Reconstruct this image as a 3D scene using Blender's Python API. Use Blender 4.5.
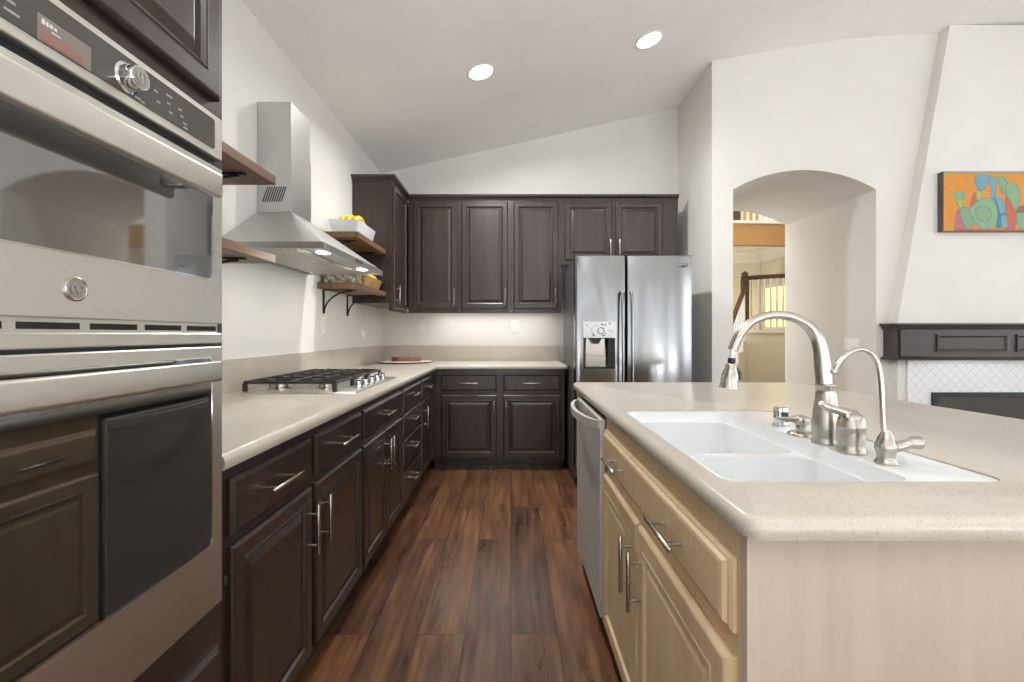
import bpy, bmesh, math, random
from mathutils import Vector, Matrix
random.seed(7)
S = bpy.context.scene
for o in list(bpy.data.objects): bpy.data.objects.remove(o)
COL = S.collection

# ------------------------------------------------------------------ camera, world, exposure
cam_d = bpy.data.cameras.new('camera'); cam = bpy.data.objects.new('camera', cam_d); COL.objects.link(cam)
cam.location = (0, 0, 1.22); cam.rotation_euler = (math.pi/2, 0, 0)
cam_d.sensor_width = 36; cam_d.lens = 16.0; cam_d.shift_y = -7/1024; cam_d.shift_x = 1/1024
cam_d.clip_start = 0.02
S.camera = cam
S.view_settings.view_transform = 'Standard'; S.view_settings.look = 'None'
S.view_settings.gamma = 1; S.view_settings.use_curve_mapping = False
S.view_settings.exposure = -0.08
W = bpy.data.worlds.new('sky'); S.world = W; W.use_nodes = True
W.node_tree.nodes['Background'].inputs[0].default_value = (0.75, 0.85, 1, 1)
W.node_tree.nodes['Background'].inputs[1].default_value = 1.0
S.cycles.max_bounces = 10; S.cycles.diffuse_bounces = 6; S.cycles.glossy_bounces = 5
S.cycles.sample_clamp_indirect = 6.0; S.cycles.caustics_reflective = False; S.cycles.caustics_refractive = False

def area(name, loc, size, size_y, power, col=(1,1,1), rot=(0,0,0), shape='RECTANGLE', spread=math.pi):
    l = bpy.data.lights.new(name, 'AREA'); l.shape = shape; l.size = size
    if shape in ('RECTANGLE', 'ELLIPSE'): l.size_y = size_y
    l.energy = power; l.color = col; l.spread = spread
    o = bpy.data.objects.new(name, l); COL.objects.link(o); o.location = loc; o.rotation_euler = rot
    return o
WIN_REAR, WIN_SIDE = 0.9, 4.0      # glow strength of the rear panes and the added side panes
# (X0, X1, sill, head) of the windows in the wall behind the camera
REAR_WINDOWS = [(-0.9, 0.35, 0.4, 2.5), (1.35, 2.3, 0.4, 2.55), (2.8, 3.6, 0.4, 2.55), (4.6, 5.8, 0.4, 2.55)]  # first window is unseen, added to light the kitchen
ADDED_SIDE_WINDOWS = [(-2.0, -0.8, 0.5, 2.75), (-0.2, 1.0, 0.5, 2.75), (1.7, 2.9, 0.5, 2.75)]  # guessed windows out of view, added to light the room from the side
REAR_Y, SIDE_X = -2.6, 7.0
CEIL_FILL = 80; CAN = 42; CAN_ADDED = 8; HOODL = 2

for a, b, s_, h_ in REAR_WINDOWS:      # added unseen lamps facing up by each window, to brighten the ceiling
    area('ceiling_fill', ((a+b)/2, REAR_Y+.30, .55), b-a, .5, CEIL_FILL, (.94, .97, 1), (math.radians(178), 0, 0))
# ------------------------------------------------------------------ materials
def lin(c): return tuple(((v/255)/12.92 if v/255 <= .04045 else ((v/255+.055)/1.055)**2.4) for v in c)
def mk(name):
    m = bpy.data.materials.new(name); m.use_nodes = True
    return m, m.node_tree.nodes, m.node_tree.links, m.node_tree.nodes['Principled BSDF']
def setp(b, **k):
    for a, v in k.items():
        b.inputs[a.replace('_', ' ')].default_value = v
def coords(n, l, scale=(1,1,1), kind='Object', rot=(0,0,0)):
    t = n.new('ShaderNodeTexCoord'); mp = n.new('ShaderNodeMapping')
    l.new(t.outputs[kind], mp.inputs[0]); mp.inputs['Scale'].default_value = scale; mp.inputs['Rotation'].default_value = rot
    return mp.outputs[0]
def noise(n, l, vec, scale, detail=4, rough=.55):
    t = n.new('ShaderNodeTexNoise'); l.new(vec, t.inputs['Vector'])
    t.inputs['Scale'].default_value = scale; t.inputs['Detail'].default_value = detail; t.inputs['Roughness'].default_value = rough
    return t.outputs['Fac']
def ramp(n, l, fac, stops):
    r = n.new('ShaderNodeValToRGB'); l.new(fac, r.inputs[0]); e = r.color_ramp.elements
    e[0].position = stops[0][0]; e[0].color = (*lin(stops[0][1]), 1)
    e[1].position = stops[-1][0]; e[1].color = (*lin(stops[-1][1]), 1)
    for p, c in stops[1:-1]:
        x = e.new(p); x.color = (*lin(c), 1)
    return r.outputs[0]
def bump(n, l, b, h, strength=.1, dist=.002):
    u = n.new('ShaderNodeBump'); l.new(h, u.inputs['Height']); u.inputs['Strength'].default_value = strength
    u.inputs['Distance'].default_value = dist; l.new(u.outputs[0], b.inputs['Normal'])
def plain(name, c, rough=.5, metal=0, var=.06, vscale=6, **k):
    m, n, l, b = mk(name)
    f = noise(n, l, coords(n, l), vscale)
    lo = tuple(v*(1-var) for v in c); hi = tuple(min(255, v*(1+var)) for v in c)
    l.new(ramp(n, l, f, [(.3, lo), (.7, hi)]), b.inputs['Base Color'])
    setp(b, Roughness=rough, Metallic=metal, **k); return m
def wood(name, dark, light, rough=.4, scale=(22, 22, 1.3), bstr=.15, coat=0, **k):
    m, n, l, b = mk(name)
    v = coords(n, l, scale); f = noise(n, l, v, 3.2, 7, .65)
    v2 = coords(n, l, tuple(s*.35 for s in scale)); f2 = noise(n, l, v2, 2.0, 3)
    mx = n.new('ShaderNodeMath'); mx.operation = 'MULTIPLY_ADD'; l.new(f2, mx.inputs[0]); mx.inputs[1].default_value = .5
    h = n.new('ShaderNodeMath'); h.operation = 'MULTIPLY'; l.new(f, h.inputs[0]); h.inputs[1].default_value = .5
    l.new(h.outputs[0], mx.inputs[2])
    l.new(ramp(n, l, mx.outputs[0], [(.33, dark), (.67, light)]), b.inputs['Base Color'])
    setp(b, Roughness=rough, Coat_Weight=coat, Coat_Roughness=.25, **k); bump(n, l, b, f, bstr, .0015); return m
def steel(name, c=(222,219,212), rough=.32, axis='Z', bstr=.008):
    m, n, l, b = mk(name)
    sc = {'X': (2, 500, 500), 'Y': (500, 2, 500), 'Z': (500, 500, 2)}[axis]
    f = noise(n, l, coords(n, l, sc), 2.0, 3)
    r = n.new('ShaderNodeMapRange'); l.new(f, r.inputs[0]); r.inputs[3].default_value = rough*.8; r.inputs[4].default_value = rough*1.25
    l.new(r.outputs[0], b.inputs['Roughness'])
    setp(b, Base_Color=(*lin(c), 1), Metallic=1.0); bump(n, l, b, f, bstr, .0008); return m
def glow(name, c, e):
    m, n, l, b = mk(name)
    setp(b, Base_Color=(*lin(c), 1), Emission_Color=(*lin(c), 1), Emission_Strength=e, Roughness=.6); return m

M = {}
M['wall'] = plain('painted_wall', (226, 224, 219), .85, var=.012, vscale=2)
M['ceil'] = plain('painted_ceiling', (247, 246, 243), .9, var=.01, vscale=2)
M['hallwall'] = plain('cream_hall_wall', (226, 218, 198), .85, var=.02, vscale=2)
M['tan'] = plain('tan_hall_paint', (178, 138, 92), .8, var=.03, vscale=2)
M['trim'] = plain('white_trim_paint', (236, 234, 228), .45, var=.01)
M['espresso'] = wood('espresso_stained_wood', (34, 23, 20), (60, 46, 40), .34, bstr=.06, coat=.35)
M['island'] = wood('driftwood_stained_maple', (196, 168, 132), (218, 192, 156), .42, scale=(14, 14, .9), bstr=.06)
M['islandpanel'] = wood('island_end_wood', (176, 161, 147), (192, 177, 163), .45, scale=(10, 10, .7), bstr=.04)  # even, greyer wood tone than the island fronts
M['shelf'] = wood('walnut_shelf_board', (84, 62, 48), (134, 100, 76), .5, scale=(20, 1.6, 20), bstr=.2)
M['mantel'] = wood('dark_taupe_mantel_wood', (56, 49, 45), (70, 61, 56), .45, scale=(1.2, 16, 16), bstr=.08)
M['railwood'] = wood('dark_stair_rail_wood', (58, 42, 34), (86, 62, 50), .35, scale=(6, 6, 6))
M['steel'] = steel('brushed_stainless_steel', axis='Y')
M['steelz'] = steel('brushed_stainless_upright', (152, 153, 155), .17, axis='Z', bstr=0)
M['steeld'] = steel('dishwasher_stainless', (205, 202, 198), .5, axis='Y'); M['steeld'].node_tree.nodes['Principled BSDF'].inputs['Metallic'].default_value = .5
M['nickel'] = plain('brushed_nickel', (184, 178, 169), .27, 1, var=.01)
M['chrome'] = plain('polished_chrome', (214, 214, 216), .08, 1, var=.01)
M['iron'] = plain('black_wrought_iron', (32, 29, 28), .5, .3)
M['castiron'] = plain('cast_iron_grate', (78, 75, 74), .3, .6)
M['black'] = plain('matte_black', (18, 18, 19), .5)
M['gasket'] = plain('dark_grey_plastic', (52, 52, 54), .45)
M['fridgeside'] = plain('grey_painted_steel', (92, 92, 94), .45, .3, var=.02)
M['ovenglass'] = plain('dark_oven_glass', (20, 20, 20), .03, var=.02, IOR=2.3)
M['mwglass'] = plain('mirrored_oven_glass', (60, 58, 55), .04, .0, var=.02, IOR=2.95)
M['panelglass'] = plain('control_panel_glass', (78, 74, 70), .16, var=.02)
M['white_mark'] = glow('pale_printed_mark', (205, 205, 202), .0)
M['greyprint'] = plain('grey_print', (150, 148, 146), .5)
M['display'] = glow('lit_display_screen', (122, 112, 106), .03)
M['displayred'] = glow('lit_display_red_band', (136, 98, 88), .03)
M['ceramic'] = plain('white_sink_ceramic', (228, 230, 231), .12, var=.006, Coat_Weight=.4)
M['dpanel'] = steel('satin_silver_panel', (190, 190, 190), .35)
M['plate'] = plain('white_plastic_plate', (238, 237, 233), .35, var=.005)
M['wicker'] = None
M['yellow'] = plain('yellow_fruit_skin', (232, 196, 42), .45, var=.08, vscale=30)
M['lamp'] = glow('lamp_diffuser', (255, 250, 240), 14)
M['striplamp'] = glow('strip_light_diffuser', (255, 250, 242), 4.0)
M['hoodlamp'] = glow('hood_lamp_diffuser', (255, 248, 235), 8)
M['boxbrown'] = wood('reddish_brown_wood', (118, 74, 54), (150, 100, 76), .5, scale=(2, 20, 20))
M['boxdark'] = wood('dark_reddish_wood', (74, 38, 30), (98, 52, 40), .5, scale=(2, 20, 20))
M['traypale'] = plain('pale_tray_top', (222, 206, 192), .4)
M['trayedge'] = plain('brown_tray_rim', (84, 68, 52), .5)

M['hoodsteel'] = plain('satin_hood_steel', (198, 197, 194), .38, .85, var=.01)
def m_counter():
    m, n, l, b = mk('cream_quartz_countertop')
    v = coords(n, l); f = noise(n, l, v, 260, 3, .7)
    f2 = noise(n, l, v, 5, 3)
    c = ramp(n, l, f, [(.28, (148, 140, 128)), (.40, (189, 182, 170)), (.62, (195, 188, 176)), (.75, (211, 206, 197))])
    mx = n.new('ShaderNodeMix'); mx.data_type = 'RGBA'; mx.blend_type = 'MULTIPLY'; mx.inputs[0].default_value = .35
    l.new(c, mx.inputs[6]); l.new(ramp(n, l, f2, [(.3, (235, 230, 222)), (.7, (255, 255, 255))]), mx.inputs[7])
    l.new(mx.outputs[2], b.inputs['Base Color']); setp(b, Roughness=.24); return m
M['counter'] = m_counter()

def m_floor():
    m, n, l, b = mk('wide_plank_hardwood')
    v = coords(n, l, (1, 1, 1), 'Object', (0, 0, math.pi/2))
    br = n.new('ShaderNodeTexBrick'); l.new(v, br.inputs['Vector'])
    br.offset = .37; br.offset_frequency = 2; br.squash = 1
    br.inputs['Scale'].default_value = 1; br.inputs['Brick Width'].default_value = 1.35; br.inputs['Row Height'].default_value = .19
    br.inputs['Mortar Size'].default_value = .0022; br.inputs['Mortar Smooth'].default_value = .3; br.inputs['Bias'].default_value = 0
    br.inputs['Color1'].default_value = (0, 0, 0, 1); br.inputs['Color2'].default_value = (1, 1, 1, 1); br.inputs['Mortar'].default_value = (.5, .5, .5, 1)
    sep = n.new('ShaderNodeSeparateColor'); l.new(br.outputs['Color'], sep.inputs[0])
    off = n.new('ShaderNodeCombineXYZ'); 
    mu = n.new('ShaderNodeMath'); mu.operation = 'MULTIPLY'; l.new(sep.outputs[0], mu.inputs[0]); mu.inputs[1].default_value = 37
    l.new(mu.outputs[0], off.inputs[0]); l.new(mu.outputs[0], off.inputs[2])
    ad = n.new('ShaderNodeVectorMath'); ad.operation = 'ADD'; l.new(coords(n, l, (14, .9, 14)), ad.inputs[0]); l.new(off.outputs[0], ad.inputs[1])
    g = noise(n, l, ad.outputs[0], 2.4, 7, .6)
    ad2 = n.new('ShaderNodeVectorMath'); ad2.operation = 'ADD'; l.new(coords(n, l, (4.5, .7, 4.5)), ad2.inputs[0]); l.new(off.outputs[0], ad2.inputs[1])
    g2 = noise(n, l, ad2.outputs[0], 2.6, 6, .68)
    a = n.new('ShaderNodeMath'); a.operation = 'MULTIPLY'; l.new(sep.outputs[0], a.inputs[0]); a.inputs[1].default_value = .12
    c = n.new('ShaderNodeMath'); c.operation = 'MULTIPLY_ADD'; l.new(g, c.inputs[0]); c.inputs[1].default_value = .50; l.new(a.outputs[0], c.inputs[2])
    d = n.new('ShaderNodeMath'); d.operation = 'MULTIPLY_ADD'; l.new(g2, d.inputs[0]); d.inputs[1].default_value = .40; l.new(c.outputs[0], d.inputs[2])
    col = ramp(n, l, d.outputs[0], [(.32, (36, 22, 16)), (.44, (76, 48, 33)), (.55, (106, 71, 48)), (.70, (144, 102, 66))])
    mx = n.new('ShaderNodeMix'); mx.data_type = 'RGBA'; l.new(br.outputs['Fac'], mx.inputs[0]); l.new(col, mx.inputs[6])
    mx.inputs[7].default_value = (*lin((38, 24, 16)), 1); l.new(mx.outputs[2], b.inputs['Base Color'])
    setp(b, Roughness=.3, Specular_IOR_Level=.75)
    r = n.new('ShaderNodeMapRange'); l.new(g2, r.inputs[0]); r.inputs[3].default_value = .22; r.inputs[4].default_value = .36; l.new(r.outputs[0], b.inputs['Roughness'])
    sub = n.new('ShaderNodeMath'); sub.operation = 'MULTIPLY_ADD'; l.new(br.outputs['Fac'], sub.inputs[0]); sub.inputs[1].default_value = -1.2; l.new(g, sub.inputs[2])
    bump(n, l, b, sub.outputs[0], .12, .002); return m
M['floor'] = m_floor()

def m_tile():
    m, n, l, b = mk('white_lattice_tile')
    v = coords(n, l, (1, 1, 1), 'Object')
    sx = n.new('ShaderNodeSeparateXYZ'); l.new(v, sx.inputs[0])
    def math_(op, a, bb):
        t = n.new('ShaderNodeMath'); t.operation = op
        for i, q in enumerate((a, bb)):
            if hasattr(q, 'links'): l.new(q, t.inputs[i])
            else: t.inputs[i].default_value = q
        return t.outputs[0]
    X, Z = sx.outputs[0], math_('MULTIPLY', sx.outputs[2], 1.0)
    u = math_('MULTIPLY', math_('ADD', X, Z), 12.0); w = math_('MULTIPLY', math_('SUBTRACT', X, Z), 12.0)
    u2, w2 = u, w
    du = math_('ABSOLUTE', math_('SUBTRACT', math_('FRACT', u2, 0), .5), 0); dw = math_('ABSOLUTE', math_('SUBTRACT', math_('FRACT', w2, 0), .5), 0)
    mxm = math_('MAXIMUM', du, dw); f = math_('GREATER_THAN', mxm, .46)
    mx = n.new('ShaderNodeMix'); mx.data_type = 'RGBA'; l.new(f, mx.inputs[0])
    mx.inputs[6].default_value = (*lin((236, 237, 238)), 1); mx.inputs[7].default_value = (*lin((206, 210, 216)), 1)
    l.new(mx.outputs[2], b.inputs['Base Color']); setp(b, Roughness=.2); return m
M['tile'] = m_tile()

def m_wicker():
    m, n, l, b = mk('woven_wicker')
    t = n.new('ShaderNodeTexWave'); l.new(coords(n, l, (1, 1, 1)), t.inputs['Vector']); t.bands_direction = 'Z'; t.inputs['Scale'].default_value = 30; t.inputs['Distortion'].default_value = 3
    f = noise(n, l, coords(n, l), 60, 3)
    mu = n.new('ShaderNodeMath'); mu.operation = 'MULTIPLY'; l.new(t.outputs['Fac'], mu.inputs[0]); l.new(f, mu.inputs[1])
    l.new(ramp(n, l, mu.outputs[0], [(.1, (150, 112, 66)), (.5, (214, 182, 130))]), b.inputs['Base Color']); setp(b, Roughness=.7)
    bump(n, l, b, t.outputs['Fac'], .6, .004); return m
M['wicker'] = m_wicker()
def m_ornate():
    m, n, l, b = mk('mottled_silver_tin')
    t = n.new('ShaderNodeTexVoronoi'); l.new(coords(n, l), t.inputs['Vector']); t.inputs['Scale'].default_value = 42
    l.new(ramp(n, l, t.outputs['Distance'], [(.15, (206, 200, 186)), (.45, (170, 160, 138)), (.7, (112, 104, 88))]), b.inputs['Base Color'])
    setp(b, Roughness=.35, Metallic=.3); return m
M['ornate'] = m_ornate()
def m_paint(name, c1, c2, c3=None):
    m, n, l, b = mk(name)
    f = noise(n, l, coords(n, l), 16, 7, .75)
    st = [(.3, c1), (.7, c2)] if not c3 else [(.28, c1), (.5, c2), (.72, c3)]
    l.new(ramp(n, l, f, st), b.inputs['Base Color']); setp(b, Roughness=.55); return m
P_ = dict(orange=m_paint('orange_paint', (198, 116, 48), (214, 142, 52), (186, 146, 72)), teal=m_paint('pale_teal_paint', (104, 154, 148), (130, 164, 116), (104, 146, 170)),
          blue=m_paint('sky_blue_paint', (100, 152, 168), (122, 162, 172)), green=m_paint('soft_green_paint', (112, 158, 140), (150, 172, 116)), lime=m_paint('lime_paint', (184, 180, 48), (152, 172, 84)),
          red=m_paint('coral_red_paint', (184, 84, 70), (196, 104, 64)), magenta=m_paint('rose_paint', (170, 92, 108), (190, 110, 110)), deep=m_paint('deep_teal_paint', (70, 130, 150), (60, 110, 130)),
          brown=m_paint('brown_paint', (150, 96, 76), (130, 90, 80)), edge=m_paint('dark_canvas_edge', (72, 70, 70), (86, 84, 84)))

# ------------------------------------------------------------------ mesh helpers (authored in metres, world axes)
def B(): return bmesh.new()
def box(bm, x0, x1, y0, y1, z0, z1, bev=0, seg=2):
    t = B(); bmesh.ops.create_cube(t, size=1)
    for v in t.verts:
        v.co = Vector((x0+(v.co.x+.5)*(x1-x0), y0+(v.co.y+.5)*(y1-y0), z0+(v.co.z+.5)*(z1-z0)))
    if bev: bmesh.ops.bevel(t, geom=list(t.edges)+list(t.verts), offset=bev, segments=seg, affect='EDGES', profile=.6)
    merge(bm, t)
def merge(bm, t):
    me = bpy.data.meshes.new('tmp'); t.to_mesh(me); t.free(); bm.from_mesh(me); bpy.data.meshes.remove(me)
def tube(bm, pts, r, seg=14, caps=True, flat=1.0):
    pts = [Vector(p) for p in pts]; n = len(pts)
    rs = r if isinstance(r, (list, tuple)) else [r]*n
    T = [(pts[min(i+1, n-1)]-pts[max(i-1, 0)]).normalized() for i in range(n)]
    ref = Vector((0, 0, 1)) if abs(T[0].z) < .9 else Vector((1, 0, 0))
    N = (ref - T[0]*ref.dot(T[0])).normalized(); rings = []
    for i in range(n):
        N = (N - T[i]*N.dot(T[i])).normalized(); Bn = T[i].cross(N)
        rings.append([bm.verts.new(pts[i]+(N*math.cos(2*math.pi*k/seg)+Bn*math.sin(2*math.pi*k/seg)*flat)*rs[i]) for k in range(seg)])
    for a, b in zip(rings, rings[1:]):
        for k in range(seg): bm.faces.new((a[k], a[(k+1) % seg], b[(k+1) % seg], b[k]))
    if caps: bm.faces.new(rings[0][::-1]); bm.faces.new(rings[-1])
def smoothpath(pts, sub=6):
    P = [Vector(p) for p in pts]; out = []
    for i in range(len(P)-1):
        p0, p1, p2, p3 = P[max(i-1, 0)], P[i], P[i+1], P[min(i+2, len(P)-1)]
        for k in range(sub):
            t = k/sub
            out.append(.5*((2*p1)+(-p0+p2)*t+(2*p0-5*p1+4*p2-p3)*t*t+(-p0+3*p1-3*p2+p3)*t**3))
    out.append(P[-1]); return out
def lerp_list(vals, n):
    out = []
    for i in range(n):
        f = i/(n-1)*(len(vals)-1); k = min(int(f), len(vals)-2); out.append(vals[k]+(vals[k+1]-vals[k])*(f-k))
    return out
def lathe(bm, prof, o, seg=28, axis=(0, 0, 1), capa=True, capb=True):
    o = Vector(o); q = Vector((0, 0, 1)).rotation_difference(Vector(axis).normalized()); rings = []
    for r, z in prof:
        rings.append([bm.verts.new(o+q @ Vector((r*math.cos(2*math.pi*k/seg), r*math.sin(2*math.pi*k/seg), z))) for k in range(seg)])
    for a, b in zip(rings, rings[1:]):
        for k in range(seg): bm.faces.new((a[k], a[(k+1) % seg], b[(k+1) % seg], b[k]))
    if capa: bm.faces.new(rings[0][::-1])
    if capb: bm.faces.new(rings[-1])
def mapax(axis):
    return {'Z': lambda a, b, c: (a, b, c), 'Y': lambda a, b, c: (a, c, b), 'X': lambda a, b, c: (c, a, b)}[axis]
def prism(bm, poly, axis, a, b):
    f = mapax(axis); A = [bm.verts.new(f(u, v, a)) for u, v in poly]; C = [bm.verts.new(f(u, v, b)) for u, v in poly]
    bm.faces.new(A[::-1]); bm.faces.new(C); n = len(poly)
    for k in range(n): bm.faces.new((A[k], A[(k+1) % n], C[(k+1) % n], C[k]))
def rpoly(pts, rad, inset=0, n=6):
    """round the corners of a CCW polygon, moved inward by inset"""
    m = len(pts); rad = rad if isinstance(rad, (list, tuple)) else [rad]*m
    L = []
    for i in range(m):
        p, q = Vector(pts[i]), Vector(pts[(i+1) % m]); d = (q-p).normalized(); nn = Vector((-d.y, d.x)); L.append((p+nn*inset, d))
    V = []
    for i in range(m):
        (p, d), (q, e) = L[i-1], L[i]; den = d.x*e.y-d.y*e.x; w = q-p; t = (w.x*e.y-w.y*e.x)/den; V.append(p+d*t)
    out = []
    for i in range(m):
        d0, d1 = L[i-1][1], L[i][1]; cr = d0.x*d1.y-d0.y*d1.x
        r = max(.0004, rad[i]-inset if cr > 0 else rad[i]+inset) if rad[i] else .0002
        ang = math.acos(max(-1, min(1, d0.dot(d1)))); t = r*math.tan(ang/2)
        a = V[i]-d0*t; s = 1 if cr > 0 else -1; c = a+Vector((-d0.y, d0.x))*r*s
        a0 = math.atan2((a-c).y, (a-c).x)
        for k in range(n+1):
            th = a0+s*ang*k/n; out.append((c.x+r*math.cos(th), c.y+r*math.sin(th)))
    return out
def rrect(x0, x1, y0, y1, r, n=6, inset=0): return rpoly([(x0, y0), (x1, y0), (x1, y1), (x0, y1)], r, inset, n)
def ring_v(bm, loop, z, f): return [bm.verts.new(f(u, v, z)) for u, v in loop]
def bridge(bm, a, b):
    n = len(a)
    for k in range(n): bm.faces.new((a[k], a[(k+1) % n], b[(k+1) % n], b[k]))
def fill(bm, loops):
    es = []
    for L in loops:
        n = len(L)
        for k in range(n):
            e = bm.edges.get((L[k], L[(k+1) % n])) or bm.edges.new((L[k], L[(k+1) % n])); es.append(e)
    bmesh.ops.triangle_fill(bm, edges=es, use_beauty=True, use_dissolve=False)
def slab(bm, rings, holes=(), axis='Z', hz=None):
    """rings: list of (loop, height) from bottom to top; holes: loops cut straight through"""
    f = mapax(axis); R = [ring_v(bm, l, z, f) for l, z in rings]
    for a, b in zip(R, R[1:]): bridge(bm, a, b)
    z0, z1 = rings[0][1], rings[-1][1]; H0 = [ring_v(bm, h, z0, f) for h in holes]; H1 = [ring_v(bm, h, z1, f) for h in holes]
    for a, b in zip(H0, H1): bridge(bm, a, b)
    fill(bm, [R[0]]+H0); fill(bm, [R[-1]]+H1)
def front(bm, O, U, V, w, h, rings):
    """rectangular panel built from mitred rings (inset, depth along N = U x V)"""
    O, U, V = Vector(O), Vector(U), Vector(V); N = U.cross(V); R = []
    for i, d in rings:
        R.append([bm.verts.new(O+U*a+V*b+N*d) for a, b in ((i, i), (w-i, i), (w-i, h-i), (i, h-i))])
    for a, b in zip(R, R[1:]): bridge(bm, a, b)
    bm.faces.new(R[0][::-1]); bm.faces.new(R[-1])
def raised(t=.02, s=.052): return [(0, 0), (0, t-.007), (.005, t-.002), (.009, t), (s-.008, t), (s-.004, t+.002), (s, t), (s+.004, t-.009), (s+.012, t-.010), (s+.034, t-.002)]
def slabfront(t=.02): return [(0, 0), (0, t-.009), (.004, t-.006), (.011, t)]

def wloc(o):
    v = Vector((0, 0, 0))
    while o is not None: v += o.location; o = o.parent
    return v
def obj(name, bm, mat, parent=None, smooth=None, **props):
    bmesh.ops.recalc_face_normals(bm, faces=bm.faces)
    if parent is not None:
        d = wloc(parent); bmesh.ops.translate(bm, vec=-d, verts=bm.verts)
    me = bpy.data.meshes.new(name); bm.to_mesh(me); bm.free()
    for m in (mat if isinstance(mat, (list, tuple)) else [mat]): me.materials.append(m)
    o = bpy.data.objects.new(name, me); COL.objects.link(o)
    if parent is not None: o.parent = parent
    if smooth is not None:
        me.shade_smooth()
        try: me.set_sharp_from_angle(angle=math.radians(smooth))
        except Exception: pass
    for k, v in props.items(): o[k] = v
    return o
def struct(name, bm, mat, parent=None, **k):
    return obj(name, bm, mat, parent, kind='structure', **k)
def thing(name, label, cat, loc, group=None):
    o = bpy.data.objects.new(name, None); COL.objects.link(o); o.location = loc; o.empty_display_size = .05
    o['label'] = label; o['category'] = cat
    if group: o['group'] = group
    return o
def solo(name, bm, mat, label, cat, group=None, smooth=None):
    """a one-mesh thing, its origin at the bottom centre"""
    xs = [v.co.x for v in bm.verts]; ys = [v.co.y for v in bm.verts]; zs = [v.co.z for v in bm.verts]
    c = Vector(((min(xs)+max(xs))/2, (min(ys)+max(ys))/2, min(zs)))
    bmesh.ops.translate(bm, vec=-c, verts=bm.verts)
    o = obj(name, bm, mat, None, smooth); o.location = c; o['label'] = label; o['category'] = cat
    if group: o['group'] = group
    return o
def bar_handle(parent, c, d, n, length=.16, r=.006, off=.034, mat='nickel'):
    """bar pull: centre on the surface, along d, standing off along n"""
    c, d, n = Vector(c), Vector(d), Vector(n); bm = B()
    a, b = c+n*off-d*length/2, c+n*off+d*length/2
    tube(bm, [a, a+d*.002, b-d*.002, b], [r*.8, r, r, r*.8], 14)
    for s in (-1, 1):
        q = c+d*s*length*.31; tube(bm, [q, q+n*off], r*.8, 10)
    return obj('handle', bm, M[mat], parent, 40)
def hinge(parent, x, y, z, ax):
    bm = B(); lathe(bm, [(.004, -.012), (.005, -.010), (.005, .010), (.004, .012)], (x, y, z), 10); return obj('hinge', bm, M['gasket'], parent, 40)

# ------------------------------------------------------------------ room shell
WL, WB, XR, YA, YP = -1.334, 4.69, 1.721, 3.897, 5.19
CEIL = [(WL, 2.872), (XR, 3.555), (2.3, 3.66), (2.83, 3.742), (3.25, 3.778), (3.70, 3.80), (4.4, 3.827), (SIDE_X, 3.85)]
def ceil_h(x):
    for (a, ha), (b, hb) in zip(CEIL, CEIL[1:]):
        if x <= b: return ha+(hb-ha)*(x-a)/(b-a)
    return CEIL[-1][1]
bm = B(); box(bm, WL-.1, SIDE_X+.1, REAR_Y-.1, 9.2, -.1, 0); struct('floor', bm, M['floor'])
bm = B(); prism(bm, CEIL+[(x, z+.12) for x, z in reversed(CEIL)], 'Y', REAR_Y-.1, YP); struct('ceiling', bm, M['ceil'])
bm = B(); box(bm, WL-.1, WL, REAR_Y-.1, WB+.1, 0, 2.872); struct('wall_left', bm, M['wall'])
bm = B(); prism(bm, [(WL, 0), (XR, 0), (XR, 3.555), (WL, 2.872)], 'Y', WB, WB+.1); struct('wall_back', bm, M['wall'])
# the wall with the arched passage, as deep as the passage
AX0, AX1, AS, AH = 1.901, 3.126, 2.458, 2.624
arc = []
rr = ((AX1-AX0)**2/4+(AH-AS)**2)/(2*(AH-AS)); cxa, cza = (AX0+AX1)/2, AH-rr; th = math.asin((AX1-AX0)/2/rr)
for k in range(25):
    a = -th+2*th*k/24; arc.append((cxa+rr*math.sin(a), cza+rr*math.cos(a)))
poly = [(XR, 0), (AX0, 0)]+arc+[(AX1, 0), (SIDE_X, 0)]+[(x, z) for x, z in reversed(CEIL[1:])]
bm = B(); slab(bm, [(poly, YA), (poly, YP)], (), 'Y'); struct('wall_right', bm, M['wall'])
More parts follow.
